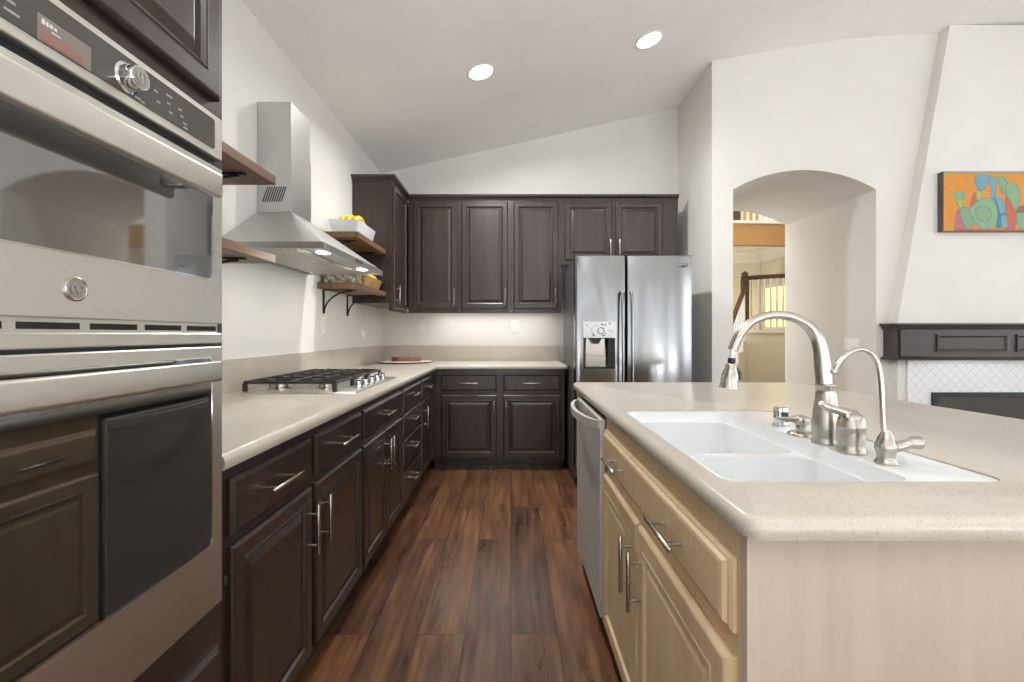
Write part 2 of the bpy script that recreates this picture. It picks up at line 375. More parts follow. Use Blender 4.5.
# window walls behind and beside the viewer
def window_wall(name, axis, wins, lo, hi, top, pos, thick, num):
    bm = B(); f = (lambda a, b, z0, z1: box(bm, a, b, min(pos, pos+thick), max(pos, pos+thick), z0, z1)) if axis == 'Y' else (lambda a, b, z0, z1: box(bm, min(pos, pos+thick), max(pos, pos+thick), a, b, z0, z1))
    e = lo
    for a, b, s, h in wins:
        f(e, a, 0, top(min(e, a))-.002 if axis == 'Y' else top(0)); f(a, b, 0, s); f(a, b, h, top(a)); e = b
    f(e, hi, 0, top(e)); struct(name, bm, M['wall'])
    for a, b, s, h in wins:
        num += 1; sg = 1 if thick < 0 else -1      # sg: towards the room
        def bx(bm, u0, u1, d0, d1, z0, z1, bev=0):
            p0, p1 = sorted((pos+sg*d0, pos+sg*d1))
            if axis == 'Y': box(bm, u0, u1, p0, p1, z0, z1, bev)
            else: box(bm, p0, p1, u0, u1, z0, z1, bev)
        bm = B()
        for u0, u1, z0, z1 in ((a-.07, a, s-.07, h+.07), (b, b+.07, s-.07, h+.07), (a, b, s-.07, s), (a, b, h, h+.07)): bx(bm, u0, u1, 0, .025, z0, z1)
        w = struct('window_%d' % num, bm, M['trim'])
        bm = B(); bx(bm, a, b, -.075, -.07, s, h); struct('window_pane', bm, M['pane_rear' if axis == 'Y' else 'pane_side'], w)
        bm = B(); k = 2
        for j in range(k+1):
            u = a+(b-a)*j/k; bx(bm, max(a, u-.025), min(b, u+.025), -.05, -.02, s, h)
        for z0, z1 in ((s, s+.06), (h-.06, h), ((s+h)/2-.04, (s+h)/2+.04)): bx(bm, a, b, -.05, -.02, z0, z1)
        z = s+.1
        while z < h-.09:
            for k2 in range(6):      # slats tilted open, outer edge up
                bx(bm, a+.025, b-.025, -.065+.01*k2, -.055+.01*k2, z+.05-.01*k2, z+.056-.01*k2)
            z += .10
        struct('window_shutter', bm, M['trim'], w)
    return num
def m_pane(name, e):
    m, n_, l_, b_ = mk(name)
    em_, tr_, ad_ = n_.new('ShaderNodeEmission'), n_.new('ShaderNodeBsdfTransparent'), n_.new('ShaderNodeAddShader')
    em_.inputs[0].default_value = (*lin((240, 246, 255)), 1); em_.inputs[1].default_value = e
    l_.new(em_.outputs[0], ad_.inputs[0]); l_.new(tr_.outputs[0], ad_.inputs[1]); l_.new(ad_.outputs[0], n_['Material Output'].inputs[0]); return m
M['pane_rear'], M['pane_side'] = m_pane('daylit_rear_pane', WIN_REAR), m_pane('glowing_added_pane', WIN_SIDE)
k = window_wall('wall_rear', 'Y', REAR_WINDOWS, WL, SIDE_X, lambda x: ceil_h(max(x, WL)), REAR_Y, -.1, 0)
window_wall('wall_side', 'X', ADDED_SIDE_WINDOWS, REAR_Y, YA, lambda x: 3.85, SIDE_X, .1, k)
# sloped chimney breast
BX0, BX1 = 3.228, 5.25
bm = B(); A = [(BX0, 0), (BX1, 0), (BX1, 1.32), (BX1-.43, 3.80), (3.665, 3.80), (BX0, 1.32)]
prism(bm, A, 'Y', 3.80, YA); struct('wall_chimney_breast', bm, M['wall'])

# ------------------------------------------------------------------ hall beyond the arch
HX0, HX1, HY1 = 1.3, 4.95, 9.0
bm = B(); box(bm, HX0, HX1+.1, HY1, HY1+.1, 0, 2.96); struct('wall_hall_back', bm, M['hallwall'])
bm = B(); box(bm, HX0, HX1, HY1, HY1+.1, 2.96, 5.4); struct('wall_gallery', bm, M['tan'])
area('hall_side_fill', (HX0+.03, 6.3, 1.5), 1.8, .9, 85, (.96, .98, 1), (0, -math.pi/2, math.radians(32)))  # added lamp brightening passage and landing; this wall has no door
bm = B(); box(bm, HX0-.1, HX0, YP, HY1+.1, 0, 5.4); struct('wall_hall_left', bm, M['hallwall'])
bm = B(); box(bm, HX1, HX1+.1, YP, 8.05, 0, 5.4); box(bm, HX1, HX1+.1, 8.05, 8.9, 0, 1.36); box(bm, HX1, HX1+.1, 8.05, 8.9, 2.1, 5.4); box(bm, HX1, HX1+.1, 8.9, HY1, 0, 5.4)
struct('wall_hall_right', bm, M['hallwall'])
M['warmpane'] = glow('warm_sunlit_pane', (255, 226, 150), 1.6)
bm = B(); box(bm, HX1-.02, HX1, 7.98, 8.97, 1.29, 1.36); box(bm, HX1-.02, HX1, 7.98, 8.97, 2.1, 2.17); box(bm, HX1-.02, HX1, 7.98, 8.05, 1.36, 2.1); box(bm, HX1-.02, HX1, 8.9, 8.97, 1.36, 2.1)
w = struct('window_8', bm, M['trim']); bm = B(); box(bm, HX1+.03, HX1+.05, 8.05, 8.9, 1.36, 2.1); struct('window_pane', bm, M['warmpane'], w)
bm = B(); box(bm, HX0, HX1, YP-.1, YP, 3.98, 5.4); struct('wall_hall_front', bm, M['hallwall'])
bm = B(); box(bm, HX0-.1, HX1+.1, YP-.1, HY1+.1, 5.4, 5.5); struct('ceiling_hall', bm, M['ceil'])
# crown moulding under the gallery
cp = [(0, 0), (.02, 0), (.05, .04), (.09, .10), (.14, .20), (.20, .22), (.20, .26), (0, .26)]
bm = B(); prism(bm, [(HY1-d, 2.62+z) for d, z in cp], 'X', HX0, HX1); prism(bm, [(HX1-d, 2.62+z) for d, z in cp], 'Y', 7.3, HY1); struct('trim_1', bm, M['trim'])
# upper gallery: floor slab with tan fascia
bm = B(); box(bm, HX0, HX1, 7.3, HY1, 2.88, 2.96); struct('ceiling_gallery', bm, M['ceil'])
bm = B(); n_ = 14; fa = []
for k in range(n_+1):
    t = k/n_; fa.append((HX0+(HX1-HX0)*t, 7.2-.16*math.sin(math.pi*t)))
prism(bm, fa+[(x, y+.1) for x, y in reversed(fa)], 'Z', 2.60, 2.935); struct('trim_2', bm, M['tan'])
bm = B(); prism(bm, [(x, y-.03) for x, y in fa]+[(x, y+.13) for x, y in reversed(fa)], 'Z', 2.935, 2.975); struct('trim_3', bm, M['trim'])
def fy(x): return 7.2-.16*math.sin(math.pi*(x-HX0)/(HX1-HX0))+.05
gal = thing('gallery_railing', 'upper gallery railing seen through the arch, with pale balusters above a tan band', 'railing', (3.4, 7.2, 2.975))
bm = B(); tube(bm, [(x, fy(x), 3.90) for x in [HX0+.02+(HX1-HX0-.04)*k/16 for k in range(17)]], .035, 10); obj('handrail', bm, M['railwood'], gal, 40)
x = 2.2
k = 0
while x < HX1-.05:
    bm = B()
    if abs(x-3.50) < .04:
        box(bm, x-.05, x+.05, fy(x)-.05, fy(x)+.05, 2.975, 3.9, .006); obj('newel_post', bm, M['railwood'], gal)
    else:
        lathe(bm, [(.02, 0), (.02, .18), (.013, .22), (.022, .32), (.016, .5), (.012, .75), (.016, .8), (.016, .9)], (x, fy(x), 2.975), 10); obj('baluster', bm, M['trim'], gal, 40)
    x += .10; k += 1
# lower landing, stair and railing
LY, LH = 7.65, 1.29
bm = B(); box(bm, 3.91, HX1-.001, LY, HY1-.001, 0, LH-.05); struct('wall_stair_landing', bm, M['hallwall'])
bm = B(); box(bm, 3.90, HX1-.001, LY-.05, HY1-.001, LH-.05, LH); struct('floor_stair_landing', bm, M['trim'])
st = thing('staircase', 'staircase with a dark handrail and white balusters seen through the arch', 'staircase', (3.3, 7.3, 0))
top, dirv = Vector((3.92, LY-.08)), Vector((-.62, -.78)).normalized(); nv = Vector((-dirv.y, dirv.x))
for k in range(7):
    p = top+dirv*(.05+.27*k); q = p+dirv*.27; z = LH-.18*(k+1); bm = B()
    pl = [p, q, q-nv*.9, p-nv*.9]; 
    prism(bm, [tuple(v) for v in pl], 'Z', 0, z); obj('step', bm, M['hallwall'] , st)
rl = st
bm = B(); box(bm, 3.88, 3.98, LY-.05, LY+.05, LH, LH+.86, .006); lathe(bm, [(.055, 0), (.07, .02), (.05, .05), (.055, .09), (.0, .13)], (3.93, LY, LH+.86), 14); obj('newel_post', bm, M['railwood'], rl)
bm = B(); tube(bm, [(3.93, LY, LH+.87), (HX1-.002, LY, LH+.87+.06)], .038, 10); obj('handrail', bm, M['railwood'], rl, 40)
e = top+dirv*1.9
bm = B(); tube(bm, [(3.93, LY, LH+.80), (top.x+dirv.x*.3, top.y+dirv.y*.3, LH+.58), (e.x, e.y, LH-.45)], .036, 10); obj('sloping_handrail', bm, M['railwood'], rl, 40)
x = 4.05
while x < HX1-.03:
    bm = B(); lathe(bm, [(.018, 0), (.018, .2), (.012, .24), (.020, .32), (.014, .6), (.014, .87)], (x, LY, LH), 10); obj('baluster', bm, M['trim'], rl, 40); x += .105
for k in range(1, 14):
    p = top+dirv*(.06+.13*k); zt = LH+.72-.68*((.13*k)/1.0)*.9; zb = max(.0, LH-.18*(1+int((.01+.13*k)/.27)))
    if zt-zb < .2: continue
    bm = B(); lathe(bm, [(.018, 0), (.012, (zt-zb)*.3), (.018, (zt-zb)*.4), (.013, zt-zb)], (p.x, p.y, zb), 10); obj('baluster', bm, M['trim'], rl, 40)
area('hall_top_fill', (3.0, 7.0, 5.35), 2.6, 2.6, 130, (.97, .985, 1))  # added lamp below the closed ceiling, brightening the hall

# ------------------------------------------------------------------ recessed ceiling lights
for x, y, lab in ((-.218, 3.302, 'round recessed ceiling light nearer the range hood'), (1.022, 3.371, 'round recessed ceiling light nearer the arched wall'),
                  (-.22, 1.30, 'added unseen recessed ceiling light over the aisle between oven and sink'), (-.22, -.7, 'added unseen recessed ceiling light behind the viewer on the oven side')):  # last two lights are unseen, added to brighten the kitchen
    z = ceil_h(x); sl = math.atan(.2236); ax = Vector((math.sin(sl), 0, -math.cos(sl))); o = Vector((x, y, z))
    t = thing('recessed_light', lab, 'ceiling light', (x, y, z), 'recessed ceiling lights')
    bm = B(); lathe(bm, [(.102, 0.0), (.104, .003), (.098, .007), (.088, .006), (.084, -.002)], o, 36, ax, False, False); obj('trim_ring', bm, M['trim'], t, 50)
    bm = B(); lathe(bm, [(.0855, .001), (.0, .0015)], o, 36, ax, False, False); obj('lens', bm, M['lamp'], t)
    a = area('recessed_lamp', o+ax*.012, .16, .16, (CAN if x < 0 else CAN*.13) if y > 2 else CAN_ADDED, (1, .992, .98), (0, -sl, 0), 'DISK', math.radians(165 if x < 0 else 110))

# ------------------------------------------------------------------ cabinet helpers
DX, FX = -.683, -.703        # door surface and face-frame plane of the left run
FZ, DZ = 4.07, 4.05           # face-frame and door surface of the back run (y)
CT, CB = .945, .905           # countertop top and underside
def left_body(t, y0, y1, z0=.10, z1=CB, toe=True):
    bm = B(); box(bm, WL+.002, FX, y0, y1, z0, z1)
    if toe: box(bm, WL+.002, FX-.055, y0, y1, 0, z0)
    return obj('body', bm, M['espresso'], t)
def left_front(t, name, y0, y1, z0, z1, kind):
    bm = B(); front(bm, (FX, y0, z0), (0, 1, 0), (0, 0, 1), y1-y0, z1-z0, raised() if kind == 'door' else slabfront()); return obj(name, bm, M['espresso'], t)
G = 'espresso base cabinets along the left wall'
NX = (1, 0, 0)
c1 = thing('base_cabinet', 'espresso base cabinet beside the double oven, one drawer over one door', 'cabinet', (-1.0, 1.335, 0), G)
left_body(c1, 1.034, 1.585); d = left_front(c1, 'drawer', 1.12, 1.57, .72, .862, 'd'); bar_handle(d, (DX, 1.333, .79), (0, 1, 0), NX, .18)
d = left_front(c1, 'door', 1.12, 1.57, .12, .695, 'door'); bar_handle(d, (DX, 1.535, .56), (0, 0, 1), NX, .17); hinge(c1, FX+.006, 1.108, .62, 0); hinge(c1, FX+.006, 1.108, .2, 0)
c2 = thing('base_cabinet', 'espresso base cabinet second from the oven, its long door pull at the near edge', 'cabinet', (-1.0, 1.84, 0), G)
left_body(c2, 1.586, 2.11); d = left_front(c2, 'drawer', 1.602, 2.095, .72, .862, 'd'); bar_handle(d, (DX, 1.85, .79), (0, 1, 0), NX, .18)
d = left_front(c2, 'door', 1.602, 2.095, .12, .695, 'door'); bar_handle(d, (DX, 1.637, .56), (0, 0, 1), NX, .17)
c3 = thing('cooktop_cabinet', 'espresso base cabinet under the gas cooktop with a pair of narrow doors', 'cabinet', (-1.0, 2.5, 0), G)
left_body(c3, 2.111, 2.885); d = left_front(c3, 'drawer', 2.124, 2.876, .72, .862, 'd'); bar_handle(d, (DX, 2.5, .79), (0, 1, 0), NX, .18)
d = left_front(c3, 'door', 2.124, 2.496, .12, .695, 'door'); bar_handle(d, (DX, 2.47, .57), (0, 0, 1), NX, .17)
d = left_front(c3, 'door', 2.504, 2.876, .12, .695, 'door'); bar_handle(d, (DX, 2.53, .57), (0, 0, 1), NX, .17)
c4 = thing('drawer_cabinet', 'espresso base cabinet with a stack of four drawers', 'cabinet', (-1.0, 3.19, 0), G)
left_body(c4, 2.886, 3.49)
for z0, z1 in ((.72, .862), (.555, .70), (.345, .535), (.12, .325)):
    d = left_front(c4, 'drawer', 2.898, 3.478, z0, z1, 'd'); bar_handle(d, (DX, 3.19, (z0+z1)/2+.01), (0, 1, 0), NX, .17)
c5 = thing('base_cabinet', 'narrow espresso base cabinet in the corner past the four-drawer stack', 'cabinet', (-1.0, 3.77, 0), G)
bm = B(); box(bm, WL+.002, FX, 3.491, 4.668, .10, CB); box(bm, WL+.002, FX-.055, 3.491, 4.668, 0, .10); obj('body', bm, M['espresso'], c5)
d = left_front(c5, 'drawer', 3.503, 4.0, .72, .862, 'd'); bar_handle(d, (DX, 3.75, .79), (0, 1, 0), NX, .17)
d = left_front(c5, 'door', 3.503, 4.0, .12, .695, 'door'); bar_handle(d, (DX, 3.56, .57), (0, 0, 1), NX, .17)

NB = (0, -1, 0)
def back_front(t, name, x0, x1, z0, z1, kind, y=FZ):
    bm = B(); front(bm, (x0, y, z0), (1, 0, 0), (0, 0, 1), x1-x0, z1-z0, raised() if kind == 'door' else slabfront()); return obj(name, bm, M['espresso'], t)
cb = thing('base_cabinet', 'espresso base cabinet on the back wall, two drawers over two doors', 'cabinet', (-.1, 4.38, 0))
bm = B(); box(bm, FX+.001, .478, FZ, WB-.002, .10, CB); box(bm, FX+.001, .478, FZ+.09, WB-.002, 0, .10); box(bm, FX+.02, .478, FZ+.075, FZ+.09, 0, .03); obj('body', bm, M['espresso'], cb)
for x0, x1, hx in ((-.623, -.128, -.152), (-.068, .441, -.044)):
    d = back_front(cb, 'drawer', x0, x1, .715, .857, 'd'); bar_handle(d, ((x0+x1)/2, DZ, .784), (1, 0, 0), NB, .165)
    d = back_front(cb, 'door', x0, x1, .115, .675, 'door'); bar_handle(d, (hx, DZ, .55), (0, 0, 1), NB, .165)

# ---- upper cabinets
UY = 4.36
def upper(label, x0, x1, z0, doors, y1=WB-.002):
    t = thing('wall_cabinet', label, 'cabinet', ((x0+x1)/2, 4.52, z0), 'espresso wall cabinets')
    bm = B(); box(bm, x0, x1, UY, y1, z0+.05, 2.50); box(bm, x0, x1, UY, UY+.02, z0, z0+.05); obj('body', bm, M['espresso'], t)
    for a, b, c, e, hx, hz in doors:
        d = back_front(t, 'door', a, b, c, e, 'door', UY); bar_handle(d, (hx, UY-.02, hz), (0, 0, 1), NB, .16, .0055)
        hs = a-.004 if hx > (a+b)/2 else b+.004
        hinge(t, hs, UY-.006, e-.09, 0); hinge(t, hs, UY-.006, c+.09, 0)
    return t
upper('espresso wall cabinet next to the inner corner, leftmost of the three tall doors', -.982, -.494, 1.42, [(-.931, -.515, 1.461, 2.483, -.54, 1.57)])
upper('tall espresso wall cabinet in the middle of the three on the back wall', -.493, -.004, 1.42, [(-.473, -.032, 1.461, 2.483, -.057, 1.57)])
upper('tall espresso wall cabinet beside the short cabinet over the refrigerator', -.003, .482, 1.42, [(.027, .45, 1.461, 2.483, .425, 1.57)])
upper('short two-door espresso wall cabinet above the refrigerator', .483, 1.60, 1.885, [(.513, .966, 1.925, 2.475, .944, 2.04), (1.002, 1.448, 1.925, 2.475, 1.03, 2.04)])
LX = -1.0
t = thing('wall_cabinet', 'espresso wall cabinet on the left wall with its plain side facing the range hood', 'cabinet', (-1.17, 4.1, 1.42), 'espresso wall cabinets')
bm = B(); box(bm, WL+.002, LX, 3.82, 4.668, 1.48, 2.50); box(bm, LX-.025, LX, 3.82, UY-.001, 1.415, 1.48); obj('body', bm, M['espresso'], t)
bm = B(); front(bm, (LX, 3.845, 1.44), (0, 1, 0), (0, 0, 1), 4.30-3.845, 2.483-1.44, raised(s=.05)); d = obj('door', bm, M['espresso'], t); bar_handle(d, (LX+.02, 3.875, 1.56), (0, 0, 1), NX, .15, .0055)
# crown moulding running round the top of the wall cabinets
def crown(bm, prof, path):
    """sweep (out, z) profile along a plan path with mitred corners; out = right-hand side of travel"""
    rings = []
    P = [Vector(p) for p in path]
    for i, p in enumerate(P):
        ds = []
        if i: ds.append((p-P[i-1]).normalized())
        if i < len(P)-1: ds.append((P[i+1]-p).normalized())
        ns = [Vector((d.y, -d.x)) for d in ds]
        if len(ns) == 2:
            m = (ns[0]+ns[1]); m = m/(1+ns[0].dot(ns[1]))
        else: m = ns[0]
        rings.append([bm.verts.new((p.x+m.x*o, p.y+m.y*o, z)) for o, z in prof])
    for a, b in zip(rings, rings[1:]):
        n = len(prof)
        for k in range(n): bm.faces.new((a[k], a[(k+1) % n], b[(k+1) % n], b[k]))
    bm.faces.new(rings[0][::-1]); bm.faces.new(rings[-1])
bm = B(); crown(bm, [(-.02, 2.50), (.004, 2.50), (.008, 2.506), (.010, 2.512), (.022, 2.522), (.034, 2.534), (.036, 2.55), (-.02, 2.55)], [(WL+.003, 3.82), (LX, 3.82), (LX, UY), (1.60, UY)])
solo('crown_moulding', bm, M['espresso'], 'espresso crown moulding running along the tops of the wall cabinets', 'moulding')
# under-cabinet light
t = thing('under_cabinet_light', 'slim lit strip light under the tall wall cabinets on the back wall', 'light', (-.1, 4.5, 1.455))
bm = B(); box(bm, -.75, .40, 4.46, 4.54, 1.45, 1.47, .004); obj('housing', bm, M['trim'], t)
bm = B(); box(bm, -.74, .39, 4.465, 4.535, 1.447, 1.4502); obj('diffuser', bm, M['striplamp'], t)
area('under_cabinet_lamp', (-.17, 4.5, 1.44), 1.15, .07, 2.2, (1, .97, .94))

# ------------------------------------------------------------------ tall oven cabinet with the double oven
OY0, OY1 = .235, 1.031
FO = -.655                     # face frame of the tall cabinet
t = thing('oven_cabinet', 'tall espresso cabinet housing the stainless double oven', 'cabinet', (-1.0, .633, 0))
bm = B()
box(bm, WL+.002, FO, OY0, OY0+.02, .10, 2.55); box(bm, WL+.002, FO, OY1-.03, OY1, .10, 2.55)
box(bm, WL+.002, FO, OY0+.02, OY1-.03, 1.6853, 2.55); box(bm, WL+.002, FO, OY0+.02, OY1-.03, .10, 0.6372); box(bm, WL+.002, WL+.02, OY0+.02, OY1-.03, 0.6372, 1.6853); box(bm, WL+.002, FO-.055, OY0, OY1, 0, .1)
obj('body', bm, M['espresso'], t)
for a, b in ((.25, .617), (.623, 1.0)):
    bm = B(); front(bm, (FO, a, 1.7295), (0, 1, 0), (0, 0, 1), b-a, .74, raised()); obj('door', bm, M['espresso'], t)
bm = B(); front(bm, (FO, .25, .12), (0, 1, 0), (0, 0, 1), .75, .42, slabfront()); d = obj('drawer', bm, M['espresso'], t); bar_handle(d, (FO+.02, .62, .44), (0, 1, 0), NX, .18)
hinge(t, FO+.008, 1.006, 2.1, 0)

ov = thing('double_oven', 'built-in stainless double wall oven with microwave above and dark glass oven door below', 'oven', (-.66, .62, .64))
Y0, Y1 = .258, 0.9776; XF = -.62
bm = B(); box(bm, WL+.03, FO-.002, .262, .97, .65, 1.67); box(bm, FO+.001, XF-.02, Y0+.002, Y1-.002, 0.6485, 1.6712); obj('body', bm, M['gasket'], ov)
def rr_plate(bm, y0, y1, z0, z1, x0, x1, r, bev=.002):
    L = rrect(y0, y1, z0, z1, r, 5); L2 = rrect(y0, y1, z0, z1, r, 5, bev)
    slab(bm, [(L, x0), (L, x1-bev), (L2, x1)], (), 'X')
cp_ = B(); rr_plate(cp_, Y0, Y1, 1.5894, 1.6787, XF-.02, XF, .004); cpn = obj('control_panel', cp_, M['steel'], ov)
bm = B(); rr_plate(bm, Y0+.02, Y1-.026, 1.6054, 1.6674, XF-.002, XF+.0015, .006, .0008); obj('panel_glass', bm, M['panelglass'], cpn)
bm = B(); rr_plate(bm, 0.5941, 0.6702, 1.6054, 1.6411, XF, XF+.0022, .002, .0004); dsp = obj('display', bm, M['display'], cpn)
bm = B(); rr_plate(bm, 0.5978, 0.6580, 1.6073, 1.6214, XF, XF+.0028, .002, .0003); obj('display_band', bm, M['displayred'], dsp)
bm = B()
for (y, z, w, h) in ((0.5988, 1.6289, .004, .007), (0.6044, 1.6289, .003, .006), (0.6091, 1.6298, .004, .005), (0.6148, 1.6298, .004, .004), (0.6119, 1.6242, .012, .002)): box(bm, XF+.002, XF+.0030, y, y+w, z, z+h)
obj('display_digits', bm, M['white_mark'], dsp)
KY, KZ = 0.7323, 1.6317
bm = B(); lathe(bm, [(.024, 0), (.024, .003), (.020, .005), (.0195, .022), (.018, .025), (.0, .025)], (XF, KY, KZ), 32, (1, 0, 0), True, False); kn = obj('knob', bm, M['chrome'], cpn, 40)
bm = B(); lathe(bm, [(.0155, 0), (.0155, .001), (.0, .0012)], (XF+.025, KY, KZ), 28, (1, 0, 0), True, False); obj('knob_cap', bm, M['nickel'], kn, 40)
bm = B()
box(bm, XF+.026, XF+.0272, KY-.002, KY+.002, KZ-.011, KZ+.011, .0004)
tube(bm, [(XF+.0266, KY+.009*math.cos(a), KZ+.009*math.sin(a)) for a in [k*.3 for k in range(22)]], .0011, 6); obj('knob_mark', bm, M['greyprint'], kn)
bm = B()
for (y, z, w) in ((0.7482, 1.6092, .011), (0.7595, 1.6073, .009), (0.7877, 1.6411, .009), (0.7943, 1.6251, .008), (0.8159, 1.6486, .015), (0.8178, 1.6345, .008), (0.8225, 1.6204, .009), (0.8460, 1.6374, .009), (0.8507, 1.6270, .008), (0.8573, 1.6167, .011), (0.8592, 1.6092, .011), (0.5499, 1.6289, .018), (0.5452, 1.6411, .018), (0.5546, 1.6167, .018), (0.4700, 1.6289, .018), (0.4700, 1.6411, .018), (0.4700, 1.6148, .018)):
    box(bm, XF+.001, XF+.002, y, y+w, z, z+.0033)
obj('printed_legend', bm, M['greyprint'], cpn)
bm = B(); box(bm, XF-.018, XF-.012, Y0+.01, Y1-.004, 1.5725, 1.5894); obj('upper_vent_gap', bm, M['black'], ov)
def oven_door(name, z0, z1, gz0, gz1, hz, glass, hh):
    bm = B(); rr_plate(bm, Y0, Y1, z0, z1, XF-.02, XF, .004); d = obj(name, bm, M['steel'], ov, 30)
    L = rrect(Y0+.033, Y1-.033, gz0, gz1, .017, 6); Li = rrect(Y0+.0355, Y1-.0355, gz0+.0025, gz1-.0025, .0145, 6)
    bm = B(); slab(bm, [(L, XF-.001), (L, XF+.0018)], (Li,), 'X'); obj('window_rim', bm, M['chrome'], d)
    bm = B(); slab(bm, [(Li, XF-.001), (Li, XF+.001)], (), 'X'); obj('window', bm, glass, d)
    bm = B(); box(bm, -.580, -.564, Y0+.005, .893, hz-hh/2, hz+hh/2, .006, 3)
    for y in (Y0+.05, .865): box(bm, XF, -.574, y-.012, y+.012, hz-.010, hz+.010, .003)
    obj('handle', bm, M['steel'], d, 40); return d
mw = oven_door('microwave_door', 1.2416, 1.5716, 1.3328, 1.5443, 1.5086, M['mwglass'], .047)
EY, EZ = 0.6477, 1.2839
bm = B(); lathe(bm, [(.0175, 0), (.0175, .002), (.0155, .003), (.0145, .0022), (.0, .0022)], (XF, EY, EZ), 32, (1, 0, 0), True, False); em = obj('emblem', bm, M['nickel'], mw, 30)
bm = B()
for s in (-1, 1):
    tube(bm, [(XF+.003, EY+s*.0045+.004*math.cos(a*s), EZ+.006*math.sin(a)) for a in [k*.3 for k in range(19)]], .0007, 6)
obj('emblem_scroll', bm, M['greyprint'], em)
bm = B(); box(bm, XF-.016, XF-.010, Y0+.005, Y1-.002, 1.2219, 1.2416); vt = obj('vent_strip', bm, M['steel'], ov)
bm = B()
for a in [Y0+.015+.102*k for k in range(7)]: box(bm, XF-.0105, XF-.009, a, a+.085, 1.2266, 1.2360)
obj('vent_slots', bm, M['black'], vt)
bm = B(); rr_plate(bm, Y0, Y1, 1.2003, 1.2219, XF-.02, XF, .003); obj('lower_trim', bm, M['steel'], ov)
oven_door('oven_door', 0.6485, 1.1937, 0.7829, 1.1730, 1.1476, M['ovenglass'], .040)
bm = B(); box(bm, FO+.001, XF-.012, Y0+.03, Y1-.03, 0.6231, 0.6428); obj('bottom_trim', bm, M['espresso'], ov)

# ------------------------------------------------------------------ countertops
def edge_rings(pts, rad, n=6):
    return [(rpoly(pts, rad, i, n), z) for i, z in ((.014, CB), (.004, CB+.004), (0, CB+.014), (0, CB+.026), (.004, CB+.035), (.014, CT))]
t = thing('countertop', 'cream speckled countertop wrapping the left and back walls', 'countertop', (-.7, 3.2, CB))
bm = B(); slab(bm, edge_rings([(WL-.012, 1.033-.03), (-.65, 1.033-.03), (-.65, 4.02), (.502, 4.02), (.502, WB+.012), (WL-.012, WB+.012)], [0, 0, .02, .02, 0, 0]))
for v in bm.verts:
    v.co.x = max(v.co.x, WL+.001); v.co.y = min(max(v.co.y, 1.034), WB-.001)
bmesh.ops.remove_doubles(bm, verts=bm.verts, dist=1e-5)
obj('worktop', bm, M['counter'], t, 40)
bm = B(); box(bm, WL+.001, WL+.02, 1.034, WB-.001, CT, 1.10, .002); obj('backsplash', bm, M['counter'], t)
bm = B(); box(bm, WL+.02, .502, WB-.02, WB-.001, CT, 1.098, .002); obj('backsplash', bm, M['counter'], t)

# ------------------------------------------------------------------ gas cooktop
ct = thing('gas_cooktop', 'stainless gas cooktop with black cast iron grates', 'cooktop', (-.985, 2.46, CT))
CX0, CX1, CY0, CY1 = -1.255, -.715, 2.085, 2.845
bm = B(); L = rrect(CX0, CX1, CY0, CY1, .015); slab(bm, [(L, CT+.0005), (L, CT+.004), (rrect(CX0, CX1, CY0, CY1, .015, 6, .008), CT+.009)]); obj('tray', bm, M['steel'], ct, 40)
burn = [(-1.13, 2.22, .038), (-.90, 2.22, .032), (-1.01, 2.465, .05), (-1.13, 2.71, .032), (-.90, 2.71, .038)]
for x, y, r in burn:
    bm = B(); lathe(bm, [(r*1.5, 0), (r*1.45, .004), (r*1.1, .006), (r*1.05, .016), (r, .018), (r, .026), (r*.6, .03), (0, .03)], (x, y, CT+.009), 24, (0, 0, 1), True, False); b_ = obj('burner', bm, M['nickel'], ct, 40)
    bm = B(); lathe(bm, [(r*.95, .0), (r*.9, .006), (0, .008)], (x, y, CT+.037), 24, (0, 0, 1), True, False); obj('burner_cap', bm, M['castiron'], b_, 40)
for a, b in ((2.10, 2.345), (2.352, 2.58), (2.587, 2.83)):
    bm = B(); zt = CT+.058; x0, x1 = CX0+.02, -.81; w = .0052
    for y in (a+w, b-w, (a+b)/2): box(bm, x0, x1, y-w, y+w, zt-.014, zt, .002)
    for x in (x0+w, x1-w, (x0+x1)/2): box(bm, x-w, x+w, a, b, zt-.014, zt, .002)
    for xc in ((x0*3+x1)/4, (x0+3*x1)/4):
        for s in (-1, 1):
            box(bm, xc-.005, xc+.005, (a+b)/2+s*.03, b-w if s > 0 else (a+b)/2-.03, zt-.012, zt+.004, .002) if s > 0 else box(bm, xc-.005, xc+.005, a+w, (a+b)/2-.03, zt-.012, zt+.004, .002)
    for x in (x0+w, x1-w):
        for y in (a+w, b-w): box(bm, x-.009, x+.009, y-.009, y+.009, CT+.0085, zt-.01, .002)
    obj('grate', bm, M['castiron'], ct)
for y in (2.255, 2.36, 2.465, 2.57, 2.675):
    bm = B(); lathe(bm, [(.022, 0), (.022, .004), (.018, .006), (.016, .03), (.013, .034), (0, .034)], (-.758, y, CT+.009), 20, (0, 0, 1), True, False); box(bm, -.776, -.740, y-.004, y+.004, CT+.03, CT+.048, .002); obj('knob', bm, M['chrome'], ct, 40)

